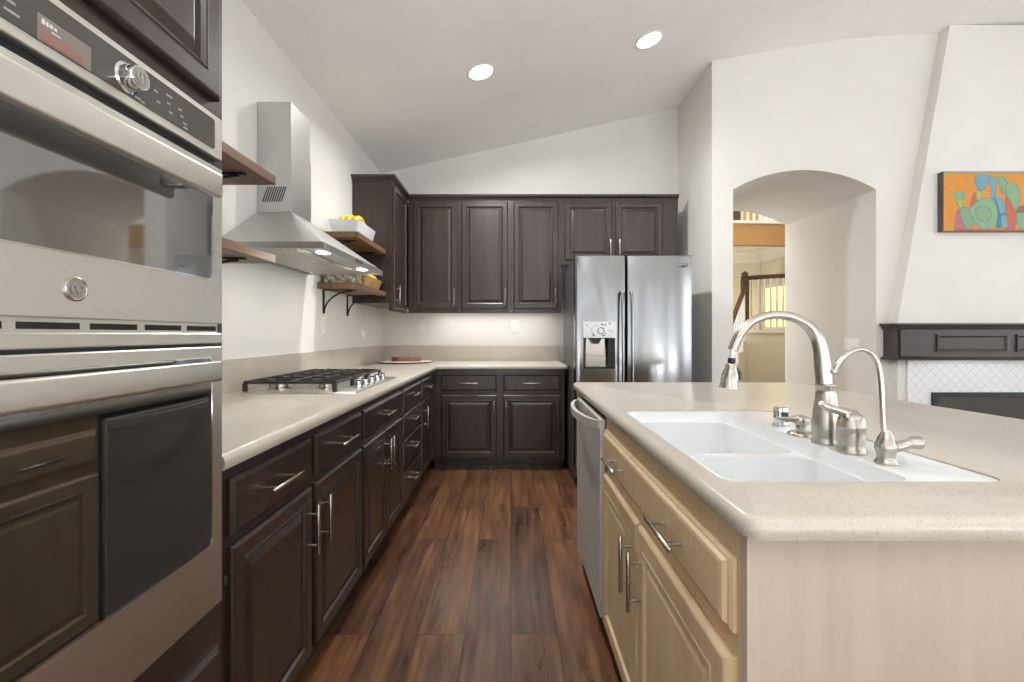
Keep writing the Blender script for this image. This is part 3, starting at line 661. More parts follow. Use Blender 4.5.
# ------------------------------------------------------------------ range hood
hd = thing('range_hood', 'stainless chimney range hood on the left wall over the cooktop', 'range hood', (-1.1, 2.51, 1.60))
HX, H0, H1 = -.85, 2.05, 2.975; zb, zt = 1.606, 1.637; c0, c1_, cX, cz = 2.39, 2.616, -1.155, 1.862
bm = B()
def quad(*p): bm.faces.new([bm.verts.new(q) for q in p])
w_ = WL+.002
band = [(w_, H0), (HX, H0), (HX, H1), (w_, H1)]; neck = [(w_, c0), (cX, c0), (cX, c1_), (w_, c1_)]
R0 = [bm.verts.new((x, y, zb)) for x, y in band]; R1 = [bm.verts.new((x, y, zt)) for x, y in band]; R2 = [bm.verts.new((x, y, cz)) for x, y in neck]
bridge(bm, R0, R1); bridge(bm, R1, R2); bm.faces.new(R2)
inn = [(w_+.02, H0+.015), (HX-.015, H0+.015), (HX-.015, H1-.015), (w_+.02, H1-.015)]
R3 = [bm.verts.new((x, y, zb)) for x, y in inn]; R4 = [bm.verts.new((x, y, zb+.012)) for x, y in inn]; bridge(bm, R0, R3); bridge(bm, R3, R4); bm.faces.new(R4)
obj('canopy', bm, M['hoodsteel'], hd)
bm = B(); prism(bm, [(HX+.0005, zt-.002), (HX+.012, zt-.008), (HX+.012, 1.558), (HX+.0005, 1.556)], 'Y', H0, H1) if False else box(bm, HX+.0005, HX+.011, H0, H1, 1.601, zt-.003, .002)
fp = obj('front_panel', bm, M['hoodsteel'], hd)
bm = B()
for k in range(4): lathe(bm, [(.006, 0), (.006, .003), (.0, .0035)], (HX+.011, 2.46+.03*k, 1.618), 16, (1, 0, 0), True, False)
obj('button', bm, M['gasket'], fp)
for a, b in ((H0+.03, 2.5), (2.51, H1-.03)):
    bm = B(); box(bm, w_+.05, HX-.12, a, b, zb+.004, zb+.011, .001)
    for k in range(9):
        x = w_+.07+k*.033; box(bm, x, x+.014, a+.01, b-.01, zb+.001, zb+.005)
    obj('grease_filter', bm, M['hoodsteel'], hd)
for y in (2.22, 2.80):
    area('hood_lamp', (HX-.065, y, zb+.004), .05, .05, HOODL, (1, .96, .9), (0, 0, 0), 'DISK')
    bm = B(); lathe(bm, [(.034, 0), (.034, -.004), (.028, -.006), (0, -.006)], (HX-.065, y, zb+.012), 24, (0, 0, 1), True, False); obj('lamp', bm, M['hoodlamp'], hd, 40)
bm = B(); box(bm, w_, cX, c0, c1_, cz-.002, 2.44, .001); box(bm, w_, cX+.004, c0-.004, c1_+.004, cz-.002, 2.20, .001); ch = obj('chimney', bm, M['hoodsteel'], hd)
bm = B()
for k in range(9):
    for s in (0,):
        x = w_+.03+k*.012; tube(bm, [(x, c0-.0045, 1.913), (x+.028, c0-.0045, 1.993)], .0028, 6)
obj('vent_slots', bm, M['black'], ch)

# ------------------------------------------------------------------ wall shelves and their brackets
def shelf(label, y0, y1, z0, z1, ys):
    t = thing('wall_shelf', label, 'shelf', (-1.19, (y0+y1)/2, z0), 'wooden wall shelves')
    bm = B(); box(bm, WL+.002, -1.05, y0, y1, z0, z1, .003); obj('board', bm, M['shelf'], t)
    for y in ys:
        bm = B(); box(bm, WL+.002, WL+.008, y-.011, y+.011, z0-.17, z0-.001); box(bm, WL+.004, WL+.235, y-.011, y+.011, z0-.007, z0-.0005)
        pts = [(WL+.008+.20*(1-math.cos(a)), y, z0-.165+.155*math.sin(a)) for a in [k*math.pi/2/10 for k in range(11)]]
        tube(bm, pts, .006, 8); obj('bracket', bm, M['iron'], t, 40)
    return t
shelf('upper wooden wall shelf between the oven cabinet and the range hood', 1.035, 2.033, 1.885, 1.925, (1.25, 1.88))
shelf('lower wooden wall shelf between the oven cabinet and the range hood', 1.035, 2.033, 1.535, 1.573, (1.25, 1.88))
shelf('upper wooden wall shelf holding the white fruit bowl beside the wall cabinet', 3.125, 3.818, 1.885, 1.925, (3.23, 3.70))
shelf('lower wooden wall shelf holding the wicker basket beside the wall cabinet', 3.125, 3.818, 1.535, 1.573, (3.23, 3.70))

# items on the far shelves
def tapered(bm, x0, x1, y0, y1, z0, z1, fl, th=.008):
    o0, o1 = rrect(x0+fl, x1-fl, y0+fl, y1-fl, .012), rrect(x0, x1, y0, y1, .014)
    i1, i0 = rrect(x0+th, x1-th, y0+th, y1-th, .01), rrect(x0+fl+th, x1-fl-th, y0+fl+th, y1-fl-th, .008)
    f = mapax('Z'); R = [ring_v(bm, l, z, f) for l, z in ((o0, z0), (o1, z1), (i1, z1), (i0, z0+.01))]
    for a, b in zip(R, R[1:]): bridge(bm, a, b)
    bm.faces.new(R[0][::-1]); bm.faces.new(R[-1])
bm = B(); tapered(bm, -1.275, -1.06, 3.17, 3.575, 1.9255, 2.02, .022)
solo('fruit_bowl', bm, M['ceramic'], 'white flared rectangular bowl of yellow fruit on the upper far shelf', 'bowl', None, 40)
def banana(bm, a, b, sag, r=.018):
    a, b = Vector(a), Vector(b); pts = []; rs = []
    for k in range(13):
        t = k/12; p = a.lerp(b, t); p.z += sag*math.sin(math.pi*t); pts.append(p); rs.append(r*max(.25, min(1, 2.6*math.sin(math.pi*(.04+.92*t))**.7)) if 0 < k < 12 else r*.28)
    tube(bm, pts, rs, 8)
for i, (a, b, s, lab) in enumerate((((-1.112, 3.23, 2.022), (-1.108, 3.46, 2.012), .05, 'curved yellow banana nearest the front rim of the white bowl'), ((-1.16, 3.22, 2.024), (-1.16, 3.44, 2.02), .05, 'curved yellow banana in the middle of the white bowl'), ((-1.21, 3.23, 2.024), (-1.21, 3.42, 2.022), .045, 'curved yellow banana at the wall side of the white bowl'))):
    bm = B(); banana(bm, a, b, s); solo('banana', bm, M['yellow'], lab, 'banana', 'yellow fruit in the white bowl', 60)
def lemon(bm, c, r=.026, ax=(0, 1, 0)):
    lathe(bm, [(.001, -1.32*r), (.22*r, -1.22*r), (.45*r, -1.02*r), (.8*r, -.66*r), (1*r, -.1*r), (.95*r, .35*r), (.7*r, .8*r), (.4*r, 1.08*r), (.2*r, 1.24*r), (.001, 1.3*r)], c, 16, ax)
bm = B(); lemon(bm, (-1.115, 3.505, 2.022), .026, (.4, 1, .3)); solo('lemon', bm, M['yellow'], 'single yellow lemon at the cabinet end of the white bowl', 'lemon', 'yellow fruit in the white bowl', 60)
bm = B(); tapered(bm, -1.28, -1.065, 3.36, 3.785, 1.5735, 1.655, .03, .01); bk = solo('wicker_basket', bm, M['wicker'], 'tan wicker basket of yellow lemons on the lower far shelf', 'basket', None, 40)
n = 0
for ix, x in enumerate((-1.225, -1.17, -1.115)):
    for iy, y in enumerate((3.43, 3.50, 3.57, 3.64, 3.71)):
        bm = B(); lemon(bm, (x+random.uniform(-.006, .006), y, 1.656+random.uniform(0, .014)), .026, (random.uniform(-.5, .5), 1, random.uniform(-.3, .3)))
        solo('lemon', bm, M['yellow'], 'yellow lemon heaped in the tan wicker basket', 'lemon', 'lemons in the wicker basket', 60)
bm = B(); box(bm, -1.30, -1.085, 3.15, 3.30, 1.5735, 1.66, .008); t = solo('tin_box', bm, M['ornate'], 'mottled silver box near the hood end of the lower far shelf', 'box')
bm = B(); box(bm, -1.303, -1.082, 3.147, 3.303, 1.66, 1.672, .004); obj('lid', bm, M['ornate'], t)

# tray and wooden box in the back corner
bm = B(); E_ = [(-1.02+.27*math.cos(a), 4.38+.235*math.sin(a)) for a in [2*math.pi*k/48 for k in range(48)]]
def scl(L, s): return [(-1.02+(x+1.02)*s, 4.38+(y-4.38)*s) for x, y in L]
slab(bm, [(scl(E_, .90), CT+.0005), (scl(E_, .98), CT+.008), (E_, CT+.012)]); f_ = mapax('Z')
t = thing('serving_tray', 'pale oval tray with a brown rim in the back corner of the counter', 'tray', (-1.02, 4.38, CT)); obj('rim', bm, M['trayedge'], t, 40)
bm = B(); slab(bm, [(scl(E_, .975), CT+.0115), (scl(E_, .97), CT+.0145)]); obj('tray_top', bm, M['traypale'], t, 40)
t = thing('wooden_box', 'small reddish brown wooden box lying on the pale oval tray', 'box', (-1.0, 4.38, CT+.0148))
bm = B(); box(bm, -1.075, -.875, 4.33, 4.43, CT+.0148, CT+.05, .004); obj('body', bm, M['boxbrown'], t)
bm = B(); box(bm, -1.14, -1.0755, 4.33, 4.43, CT+.0148, CT+.051, .004); obj('dark_end', bm, M['boxdark'], t)

# ------------------------------------------------------------------ outlets and switches
def plate(name, label, c, axis, w, h, kind, group=None, cat='outlet'):
    """axis: outward normal 'X' (on a wall facing +x), '-X' or '-Y'"""
    cx, cy, cz_ = c; t = thing(name, label, cat, c, group)
    def bx(bm, u0, u1, z0, z1, d0, d1, bev=0):
        if axis == 'X': box(bm, cx+d0, cx+d1, cy+u0, cy+u1, cz_+z0, cz_+z1, bev)
        elif axis == '-X': box(bm, cx-d1, cx-d0, cy+u0, cy+u1, cz_+z0, cz_+z1, bev)
        else: box(bm, cx+u0, cx+u1, cy-d1, cy-d0, cz_+z0, cz_+z1, bev)
    bm = B(); bx(bm, -w/2, w/2, -h/2, h/2, .0005, .006, .002); obj('plate', bm, M['plate'], t)
    n = kind[1]
    for i in range(n):
        u = (i-(n-1)/2)*.046
        bm = B()
        if kind[0] == 'rocker': bx(bm, u-.016, u+.016, -.033, .033, .004, .010, .002); obj('rocker', bm, M['plate'], t)
        elif kind[0] == 'hrocker': bx(bm, u-.018, u+.018, -.020, .020, .004, .010, .002); obj('rocker', bm, M['plate'], t)
        else:
            for s in (-1, 1):
                bm = B(); bx(bm, u-.016, u+.016, s*.02-.014, s*.02+.014, .004, .0075, .002); r_ = obj('receptacle', bm, M['plate'], t)
                bm = B()
                for q in (-.006, .006): bx(bm, u+q-.001, u+q+.001, s*.02-.005, s*.02+.005, .007, .0078)
                obj('slots', bm, M['gasket'], r_)
plate('outlet', 'white outlet on the left wall under the near bracket of the lower far shelf', (WL, 3.215, 1.285), 'X', .072, .115, ('outlet', 1))
t = thing('dimmer', 'small white round wall control on the left wall near the back corner', 'switch', (WL, 4.10, 1.235))
bm = B(); box(bm, WL+.0005, WL+.006, 4.055, 4.145, 1.18, 1.29, .003); obj('plate', bm, M['plate'], t)
bm = B(); lathe(bm, [(.03, 0), (.03, .008), (.022, .02), (0, .022)], (WL+.005, 4.10, 1.235), 24, (1, 0, 0), True, False); obj('knob', bm, M['plate'], t, 40)
plate('light_switch', 'white wall plate on the back wall nearer the left corner', (-.917, WB, 1.30), '-Y', .075, .12, ('rocker', 1), None, 'switch')
plate('outlet', 'white outlet on the back wall under the third tall wall cabinet', (.036, WB, 1.30), '-Y', .075, .12, ('outlet', 1))
plate('light_switch', 'wide white switch plate inside the arched passage', (AX1, 4.17, 1.125), '-X', .19, .105, ('rocker', 3), None, 'switch')

# ------------------------------------------------------------------ refrigerator
fr = thing('refrigerator', 'stainless side-by-side refrigerator with a water and ice dispenser', 'refrigerator', (.97, 4.0, 0))
FX0, FX1, FY = .506, 1.432, 3.60
bm = B(); box(bm, FX0+.008, FX1-.008, FY+.085, 4.45, .03, 1.825, .006); box(bm, FX0+.02, FX1-.02, FY+.12, 4.4, 0, .03); obj('body', bm, M['fridgeside'], fr)
bm = B(); box(bm, FX0+.01, FX1-.01, FY+.05, FY+.084, .015, .075); obj('base_grille', bm, M['black'], fr)
def fdoor(x0, x1, hole=None):
    r = .012; bm = B(); L = [rrect(x0, x1, .085, 1.845, r, 5, i) for i in (.010, .003, 0, 0)]
    # lies across y: front at FY
    rings = [(L[2], FY+.075), (L[2], FY+.012), (L[1], FY+.004), (L[0], FY)]
    slab(bm, rings, [hole] if hole else [], 'Y'); return obj('door', bm, M['steelz'], fr, 30)
DXa, DXb, DZa, DZb = .572, .823, .945, 1.188
dl = fdoor(FX0, .903, [(DXa, DZa), (DXb, DZa), (DXb, DZb), (DXa, DZb)])
dr = fdoor(.917, FX1)
dp = B(); L = rrect(DXa-.004, DXb+.004, DZb, 1.316, .008); slab(dp, [(L, FY+.005), (L, FY-.004), (rrect(DXa-.004, DXb+.004, DZb, 1.316, .008, 6, .003), FY-.006)], (), 'Y'); dsp = obj('dispenser_panel', dp, M['dpanel'], dl, 30)
bm = B(); random.seed(3)
for k in range(26):
    x = random.uniform(DXa+.01, DXb-.02); z = random.uniform(DZb+.012, 1.30); w = random.uniform(.004, .014); box(bm, x, x+w, FY-.0068, FY-.006, z, z+random.uniform(.003, .012))
obj('panel_markings', bm, M['gasket'], dsp)
bm = B(); lathe(bm, [(.028, 0), (.028, .0012), (.022, .0012), (.022, 0)], (.71, FY-.006, 1.245), 24, (0, -1, 0), False, False); obj('dial_ring', bm, M['gasket'], dsp)
bm = B(); w = .012
box(bm, DXa, DXb, FY+.066, FY+.07, DZa, DZb)
for (x0, x1, z0, z1) in ((DXa, DXa+.018, DZa, DZb), (DXb-.055, DXb, DZa, DZb), (DXa, DXb, DZa, DZa+.012)): box(bm, x0, x1, FY+.001, FY+.066, z0, z1)
cav = obj('dispenser_recess', bm, M['black'], dl)
bm = B(); A = [(DXa+.02, DZa+.014), (DXb-.058, DZa+.014), (DXb-.075, DZb-.004), (DXa+.03, DZb-.004)]; prism(bm, A, 'Y', FY+.045, FY+.065); box(bm, DXa+.03, DXb-.068, FY+.035, FY+.046, 1.045, 1.062, .003); obj('dispenser_back', bm, M['nickel'], cav)
bm = B(); prism(bm, [(DXa+.055, DZb-.002), (DXa+.078, DZb-.045), (DXb-.128, DZb-.045), (DXb-.105, DZb-.002)], 'Y', FY-.002, FY+.03); obj('dispenser_nozzle', bm, M['black'], cav)
for d, x in ((dl, .873), (dr, .947)):
    bm = B(); pts = smoothpath([(x, FY+.005, 1.54), (x, FY-.035, 1.52), (x, FY-.055, 1.2), (x, FY-.058, .95), (x, FY-.055, .65), (x, FY-.035, .36), (x, FY+.005, .34)], 5)
    tube(bm, pts, .0115, 12); obj('handle', bm, M['steelz'], d, 40)
bm = B(); box(bm, 1.347, 1.397, FY-.002, FY-.0003, 1.773, 1.777); box(bm, 1.390, 1.397, FY-.002, FY-.0003, 1.757, 1.773); box(bm, 1.325, 1.397, FY-.002, FY-.0003, 1.753, 1.758); box(bm, 1.352, 1.378, FY-.002, FY-.0003, 1.748, 1.763); obj('logo', bm, M['gasket'], dr)

# ------------------------------------------------------------------ island
IX, ID = .373, .353
ib = thing('island_cabinet', 'pale driftwood island sink cabinet with one wide drawer front over two doors', 'cabinet', (.75, 1.26, 0))
bm = B(); t_ = .018
box(bm, IX, IX+.018, .742, 1.778, .66, CB); box(bm, IX, IX+.018, .742, 1.778, .09, .13); box(bm, IX, IX+.018, .742, .77, .13, .66); box(bm, IX, IX+.018, 1.75, 1.778, .13, .66); box(bm, IX, IX+.018, 1.262, 1.298, .13, .66)
box(bm, IX+.018, 1.05, .742, 1.778, .09, .11); box(bm, 1.03, 1.05, .742, 1.778, .11, CB); box(bm, IX+.018, 1.03, 1.76, 1.778, .11, CB); box(bm, IX+.06, 1.05, .742, 1.778, 0, .09); obj('body', bm, M['island'], ib)
def isl_front(name, y0, y1, z0, z1, kind):
    bm = B(); front(bm, (IX, y1, z0), (0, -1, 0), (0, 0, 1), y1-y0, z1-z0, raised(s=.058) if kind == 'door' else [(0, 0), (0, .006), (.006, .010), (.010, .011), (.014, .018), (.02, .02)]); return obj(name, bm, M['island'], ib)
NI = (-1, 0, 0)
d = isl_front('drawer_front', .752, 1.762, .725, .852, 'd')
bar_handle(d, (ID, 1.505, .785), (0, 1, 0), NI, .17); bar_handle(d, (ID, .995, .785), (0, 1, 0), NI, .17)
d = isl_front('door', 1.287, 1.762, .11, .685, 'door'); bar_handle(d, (ID, 1.327, .55), (0, 0, 1), NI, .165)
d = isl_front('door', .752, 1.275, .11, .685, 'door'); bar_handle(d, (ID, 1.24, .545), (0, 0, 1), NI, .165)
ep = thing('island_end_panel', 'pale wood end panel closing the near end of the island', 'panel', (.75, .73, 0))
bm = B(); box(bm, IX+.0, IX+.020, .719, .741, 0, CB, .0015); obj('corner_stile', bm, M['islandpanel'], ep)
bm = B(); box(bm, IX+.0205, 1.62, .724, .741, 0, CB); obj('end_sheet', bm, M['islandpanel'], ep)
# far end and bar-side panel
fe = thing('island_back_panel', 'wood panel closing the far and seating sides of the island', 'panel', (1.1, 1.9, 0))
bm = B(); box(bm, IX, 1.10, 2.40, 2.56, 0, CB); box(bm, 1.06, 1.10, .742, 2.40, 0, CB); obj('panel', bm, M['island'], fe)
# dishwasher
dw = thing('dishwasher', 'stainless dishwasher with a bowed handle at the far end of the island', 'dishwasher', (.7, 2.09, 0))
bm = B(); box(bm, IX, .98, 1.785, 2.395, .10, .885); box(bm, IX+.05, .95, 1.79, 2.39, 0, .10); obj('body', bm, M['gasket'], dw)
bm = B(); box(bm, IX-.024, IX-.0005, 1.787, 2.393, .105, .885, .005); dd = obj('door', bm, M['steeld'], dw)
bm = B(); out = []; inn = []
for k in range(21):
    t = k/20; y = 1.80+.58*t; s = math.sin(math.pi*t)**.55 if 0 < t < 1 else 0
    out.append((IX-.028-.062*s, y)); inn.append((IX-.012-.062*s, y))
prism(bm, out+inn[::-1], 'Z', .846, .878); bmesh.ops.triangulate(bm, faces=[f for f in bm.faces if len(f.verts) > 4]); obj('handle', bm, M['steeld'], dd, 40)

# island worktop with the sink cut-out
SX0, SX1, SY0, SY1 = .399, .932, .848, 1.636
ow = [(.352, .680), (1.78, .680), (1.66, 1.47), (1.615, 1.95), (1.615, 2.607), (.352, 2.607)]
bm = B(); hole = rrect(SX0, SX1, SY0, SY1, .035); rings = edge_rings(ow, [.03, .06, .5, .5, .05, .035])
slab(bm, rings, [hole]); solo('island_worktop', bm, M['counter'], 'cream speckled island worktop around the white sink', 'countertop', None, 40)
# double-bowl sink
sk = thing('sink', 'white double-bowl sink set into the island worktop', 'sink', (.66, 1.24, .73))
bm = B(); f = mapax('Z'); zs = CT-.003
O0 = rrect(SX0+.001, SX1-.001, SY0+.001, SY1-.001, .034)
A0 = rrect(SX0+.010, .765, SY0+.010, SY1-.012, .04, 8); A1 = rrect(SX0+.016, .759, SY0+.016, SY1-.018, .036, 8)
N1 = rrect(SX0+.020, .755, SY0+.020, 1.165, .045, 8); F1 = rrect(SX0+.020, .755, 1.195, SY1-.022, .045, 8)
o_b = ring_v(bm, O0, CT-.045, f); o_t = ring_v(bm, O0, zs, f); bridge(bm, o_b, o_t)
a0 = ring_v(bm, A0, zs, f); fill(bm, [o_t, a0]); a1 = ring_v(bm, A1, zs-.032, f); bridge(bm, a0, a1)
n1, f1 = ring_v(bm, N1, zs-.036, f), ring_v(bm, F1, zs-.036, f); fill(bm, [a1, n1, f1])
for base, (x0, x1, y0, y1) in ((n1, (SX0+.020, .755, SY0+.020, 1.165)), (f1, (SX0+.020, .755, 1.195, SY1-.022))):
    prev = base
    for i, z in ((.012, .80), (.018, .765), (.032, .748), (.06, .742)):
        cur = ring_v(bm, rrect(x0, x1, y0, y1, .05, 8, i*.6), z, f); bridge(bm, prev, cur); prev = cur
    bm.faces.new(prev)
obj('basin', bm, M['ceramic'], sk, 40)
for y in (1.015, 1.41):
    bm = B(); lathe(bm, [(.042, 0), (.04, .003), (.03, .001), (0, .001)], (.58, y, .742), 24, (0, 0, 1), True, False); obj('drain', bm, M['chrome'], sk, 40)

# ------------------------------------------------------------------ taps on the sink deck
zd = CT-.0025
fc = thing('faucet', 'tall brushed nickel gooseneck faucet with a hanging spray head', 'faucet', (.80, 1.16, zd))
bm = B(); lathe(bm, [(.032, 0), (.0325, .004), (.030, .009), (.0315, .02), (.032, .045), (.029, .08), (.0248, .108), (.023, .128), (.023, .143), (.0255, .146), (.0255, .150), (.021, .152)], (.803, 1.16, zd), 32); obj('base', bm, M['nickel'], fc, 62)
def fpx(x, y, z=1.16): return ((x-511)*z/455, z, 1.22+(334-y)*z/455)
path = smoothpath([fpx(824, 384), fpx(822.5, 366), fpx(820.5, 350), fpx(816, 336), fpx(807, 325), fpx(793, 317.5), fpx(776, 315), fpx(762, 317.2), fpx(750, 323), fpx(741, 332.5), fpx(735.5, 343), fpx(732.8, 350)], 5)
bm = B(); tube(bm, path, lerp_list([.0185, .0182, .0165, .0145, .0125, .0112, .0108, .0108, .0112, .012, .0125], len(path)), 20); obj('spout', bm, M['nickel'], fc, 62)
e = Vector(fpx(732.6, 350)); dn = Vector((-.10, 0, -1)).normalized()
bm = B(); lathe(bm, [(.0065, -.002), (.0065, .022)], e, 16, dn); hs = obj('hose', bm, M['chrome'], fc, 40)
bm = B(); lathe(bm, [(.009, .020), (.0095, .030), (.0085, .034)], e, 20, dn); obj('collar', bm, M['black'], fc, 40)
bm = B(); lathe(bm, [(.011, .034), (.0135, .037), (.0135, .045), (.0165, .054), (.0200, .066), (.0212, .078), (.0210, .086), (.0235, .095), (.0235, .098), (.019, .0985), (0, .0985)], e, 28, dn); sh = obj('spray_head', bm, M['nickel'], fc, 62)
bm = B(); q = e+dn*.062+Vector((.019, 0, 0)); tube(bm, [q+Vector((-.003, 0, .017)), q+Vector((.003, 0, .004)), q+Vector((.006, 0, -.014))], [.004, .006, .004], 10); obj('spray_button', bm, M['gasket'], sh, 40)
lv = thing('faucet_lever', 'domed brushed nickel faucet lever beside the gooseneck', 'faucet lever', (.80, 1.07, zd))
bm = B(); lathe(bm, [(.031, 0), (.032, .003), (.028, .010), (.027, .020), (.0285, .045), (.0275, .056), (.029, .058), (.029, .062), (.0285, .064), (.0275, .076), (.022, .088), (.012, .095), (0, .097)], (.80, 1.07, zd), 30); obj('base', bm, M['nickel'], lv, 62)
bm = B(); pth = smoothpath([(.805, 1.07, zd+.084), (.785, 1.07, zd+.092), (.765, 1.07, zd+.099), (.742, 1.07, zd+.106), (.728, 1.07, zd+.116)], 5); tube(bm, pth, lerp_list([.016, .0105, .009, .0085, .006], len(pth)), 14); obj('lever', bm, M['nickel'], lv, 62)
sp = thing('soap_dispenser', 'low brushed nickel soap dispenser with a thin spout left of the faucet', 'soap dispenser', (.80, 1.257, zd))
bm = B(); lathe(bm, [(.033, 0), (.033, .004), (.028, .007), (.012, .010), (.0115, .02), (.014, .024), (.0195, .032), (.0205, .040), (.0185, .048), (.010, .053), (0, .054)], (.80, 1.257, zd), 28); obj('body', bm, M['nickel'], sp, 62)
bm = B(); pth = smoothpath([(.80, 1.257, zd+.040), (.775, 1.257, zd+.042), (.745, 1.257, zd+.043), (.728, 1.257, zd+.050)], 5); tube(bm, pth, lerp_list([.011, .0075, .006, .0045], len(pth)), 12); obj('spout', bm, M['nickel'], sp, 62)
ag = thing('air_gap', 'short chrome air gap cap at the far end of the sink deck', 'air gap', (.815, 1.375, zd))
bm = B(); lathe(bm, [(.024, 0), (.024, .003), (.0205, .006), (.0205, .050), (.019, .056), (.012, .058), (0, .058)], (.815, 1.375, zd), 28); obj('cap', bm, M['chrome'], ag, 40)
bm = B(); box(bm, .805, .825, 1.353, 1.356, zd+.018, zd+.045, .001); obj('slot', bm, M['gasket'], ag)
ft = thing('filter_faucet', 'slim nickel filtered water faucet nearest the front of the sink deck', 'faucet', (.806, .978, zd))
bm = B(); lathe(bm, [(.021, 0), (.0215, .003), (.019, .006), (.0165, .012), (.0165, .020), (.0205, .030), (.020, .040), (.0135, .058), (.008, .068), (.006, .072)], (.806, .978, zd), 28); obj('base', bm, M['nickel'], ft, 62)
def gpx(x, y): return fpx(x, y, .978)
pth = smoothpath([gpx(884, 434), gpx(883, 420), gpx(882, 398), gpx(880.5, 378), gpx(877.5, 364), gpx(871.5, 354), gpx(862.5, 349.5), gpx(853, 351), gpx(845, 356), gpx(838, 364), gpx(833, 372.5)], 5)
bm = B(); tube(bm, pth, lerp_list([.0052]*6+[.0046]*4+[.0042], len(pth)), 14); g = pth[-1]; d_ = (pth[-1]-pth[-2]).normalized(); lathe(bm, [(.0042, -.008), (.0062, -.006), (.0062, .002), (.0045, .003)], g, 14, d_); obj('spout', bm, M['nickel'], ft, 62)
bm = B(); tube(bm, smoothpath([(.815, .975, zd+.034), (.835, .970, zd+.040), (.850, .965, zd+.047), (.868, .960, zd+.046)], 4), [.011]*4+[.010]*4+[.013, .014, .014, .013, .006], 14); obj('lever', bm, M['nickel'], ft, 62)

# ------------------------------------------------------------------ fireplace, mantel, painting
BYF = 3.80
fpl = thing('fireplace', 'white lattice-tiled fireplace surround with a black-framed firebox', 'fireplace', (4.24, BYF, 0))
FBX0, FBX1, FBT = 3.495, 4.985, .736
bm = B(); TX0, TX1 = 3.30, 5.18
for a, b, z0, z1 in ((TX0, FBX0, 0, 1.0), (FBX1, TX1, 0, 1.0), (FBX0, FBX1, FBT, 1.0)): box(bm, a, b, BYF-.014, BYF-.001, z0, z1)
obj('tile_surround', bm, M['tile'], fpl)
bm = B()
for a, b, z0, z1 in ((FBX0, FBX0+.045, .02, FBT), (FBX1-.045, FBX1, .02, FBT), (FBX0+.045, FBX1-.045, FBT-.04, FBT), (FBX0+.045, FBX1-.045, .02, .10)): box(bm, a, b, BYF-.03, BYF-.001, z0, z1, .002)
obj('firebox_frame', bm, M['black'], fpl)
bm = B(); box(bm, FBX0+.046, FBX1-.046, BYF-.012, BYF-.006, .10, FBT-.041); obj('firebox_glass', bm, M['ovenglass'], fpl)
mt = thing('mantel', 'dark taupe wooden mantel shelf with recessed panels below the painting', 'mantel', (4.24, 3.7, .99))
MX0, MX1, MF = 3.174, 5.304, 3.75; mz0, mz1 = 1.004, 1.308
bm = B()
box(bm, MX0+.012, MX1-.012, MF, YA-.001 if False else BYF-.001, mz0+.03, mz1-.05)
box(bm, MX0+.012, BX0-.001, BYF-.001, YA-.001, mz0+.03, mz1-.05); box(bm, BX1+.001, MX1-.012, BYF-.001, YA-.001, mz0+.03, mz1-.05)
obj('body', bm, M['mantel'], mt)
bm = B(); crown(bm, [(-.02, mz1-.05), (.004, mz1-.05), (.014, mz1-.042), (.018, mz1-.03), (.03, mz1-.018), (.036, mz1-.014), (.036, mz1), (-.02, mz1)], [(MX0+.012, YA-.002), (MX0+.012, MF), (MX1-.012, MF), (MX1-.012, YA-.002)])
box(bm, MX0+.013, MX1-.013, MF+.001, BYF-.002, mz1-.02, mz1-.001); obj('cornice', bm, M['mantel'], mt)
bm = B(); crown(bm, [(-.02, mz0), (.026, mz0), (.028, mz0+.012), (.014, mz0+.02), (.006, mz0+.03), (-.02, mz0+.03)], [(MX0+.012, YA-.002), (MX0+.012, MF), (MX1-.012, MF), (MX1-.012, YA-.002)])
box(bm, MX0+.013, MX1-.013, MF+.001, BYF-.002, mz0+.001, mz0+.03); obj('base_moulding', bm, M['mantel'], mt)
for a in (MX0+.022, MX1-.022-.205):
    bm = B(); box(bm, a, a+.205, MF-.022, MF-.0003, mz0+.03, mz1-.05, .003); obj('corner_block', bm, M['mantel'], mt)
for a, b in ((3.503, 4.088), (4.16, 4.32), (4.39, 4.975)):
    bm = B(); front(bm, (a, MF, 1.072), (1, 0, 0), (0, 0, 1), b-a, .145, [(0, 0), (0, .012), (.012, .014), (.022, .006), (.026, .002)]); obj('panel', bm, M['mantel'], mt)

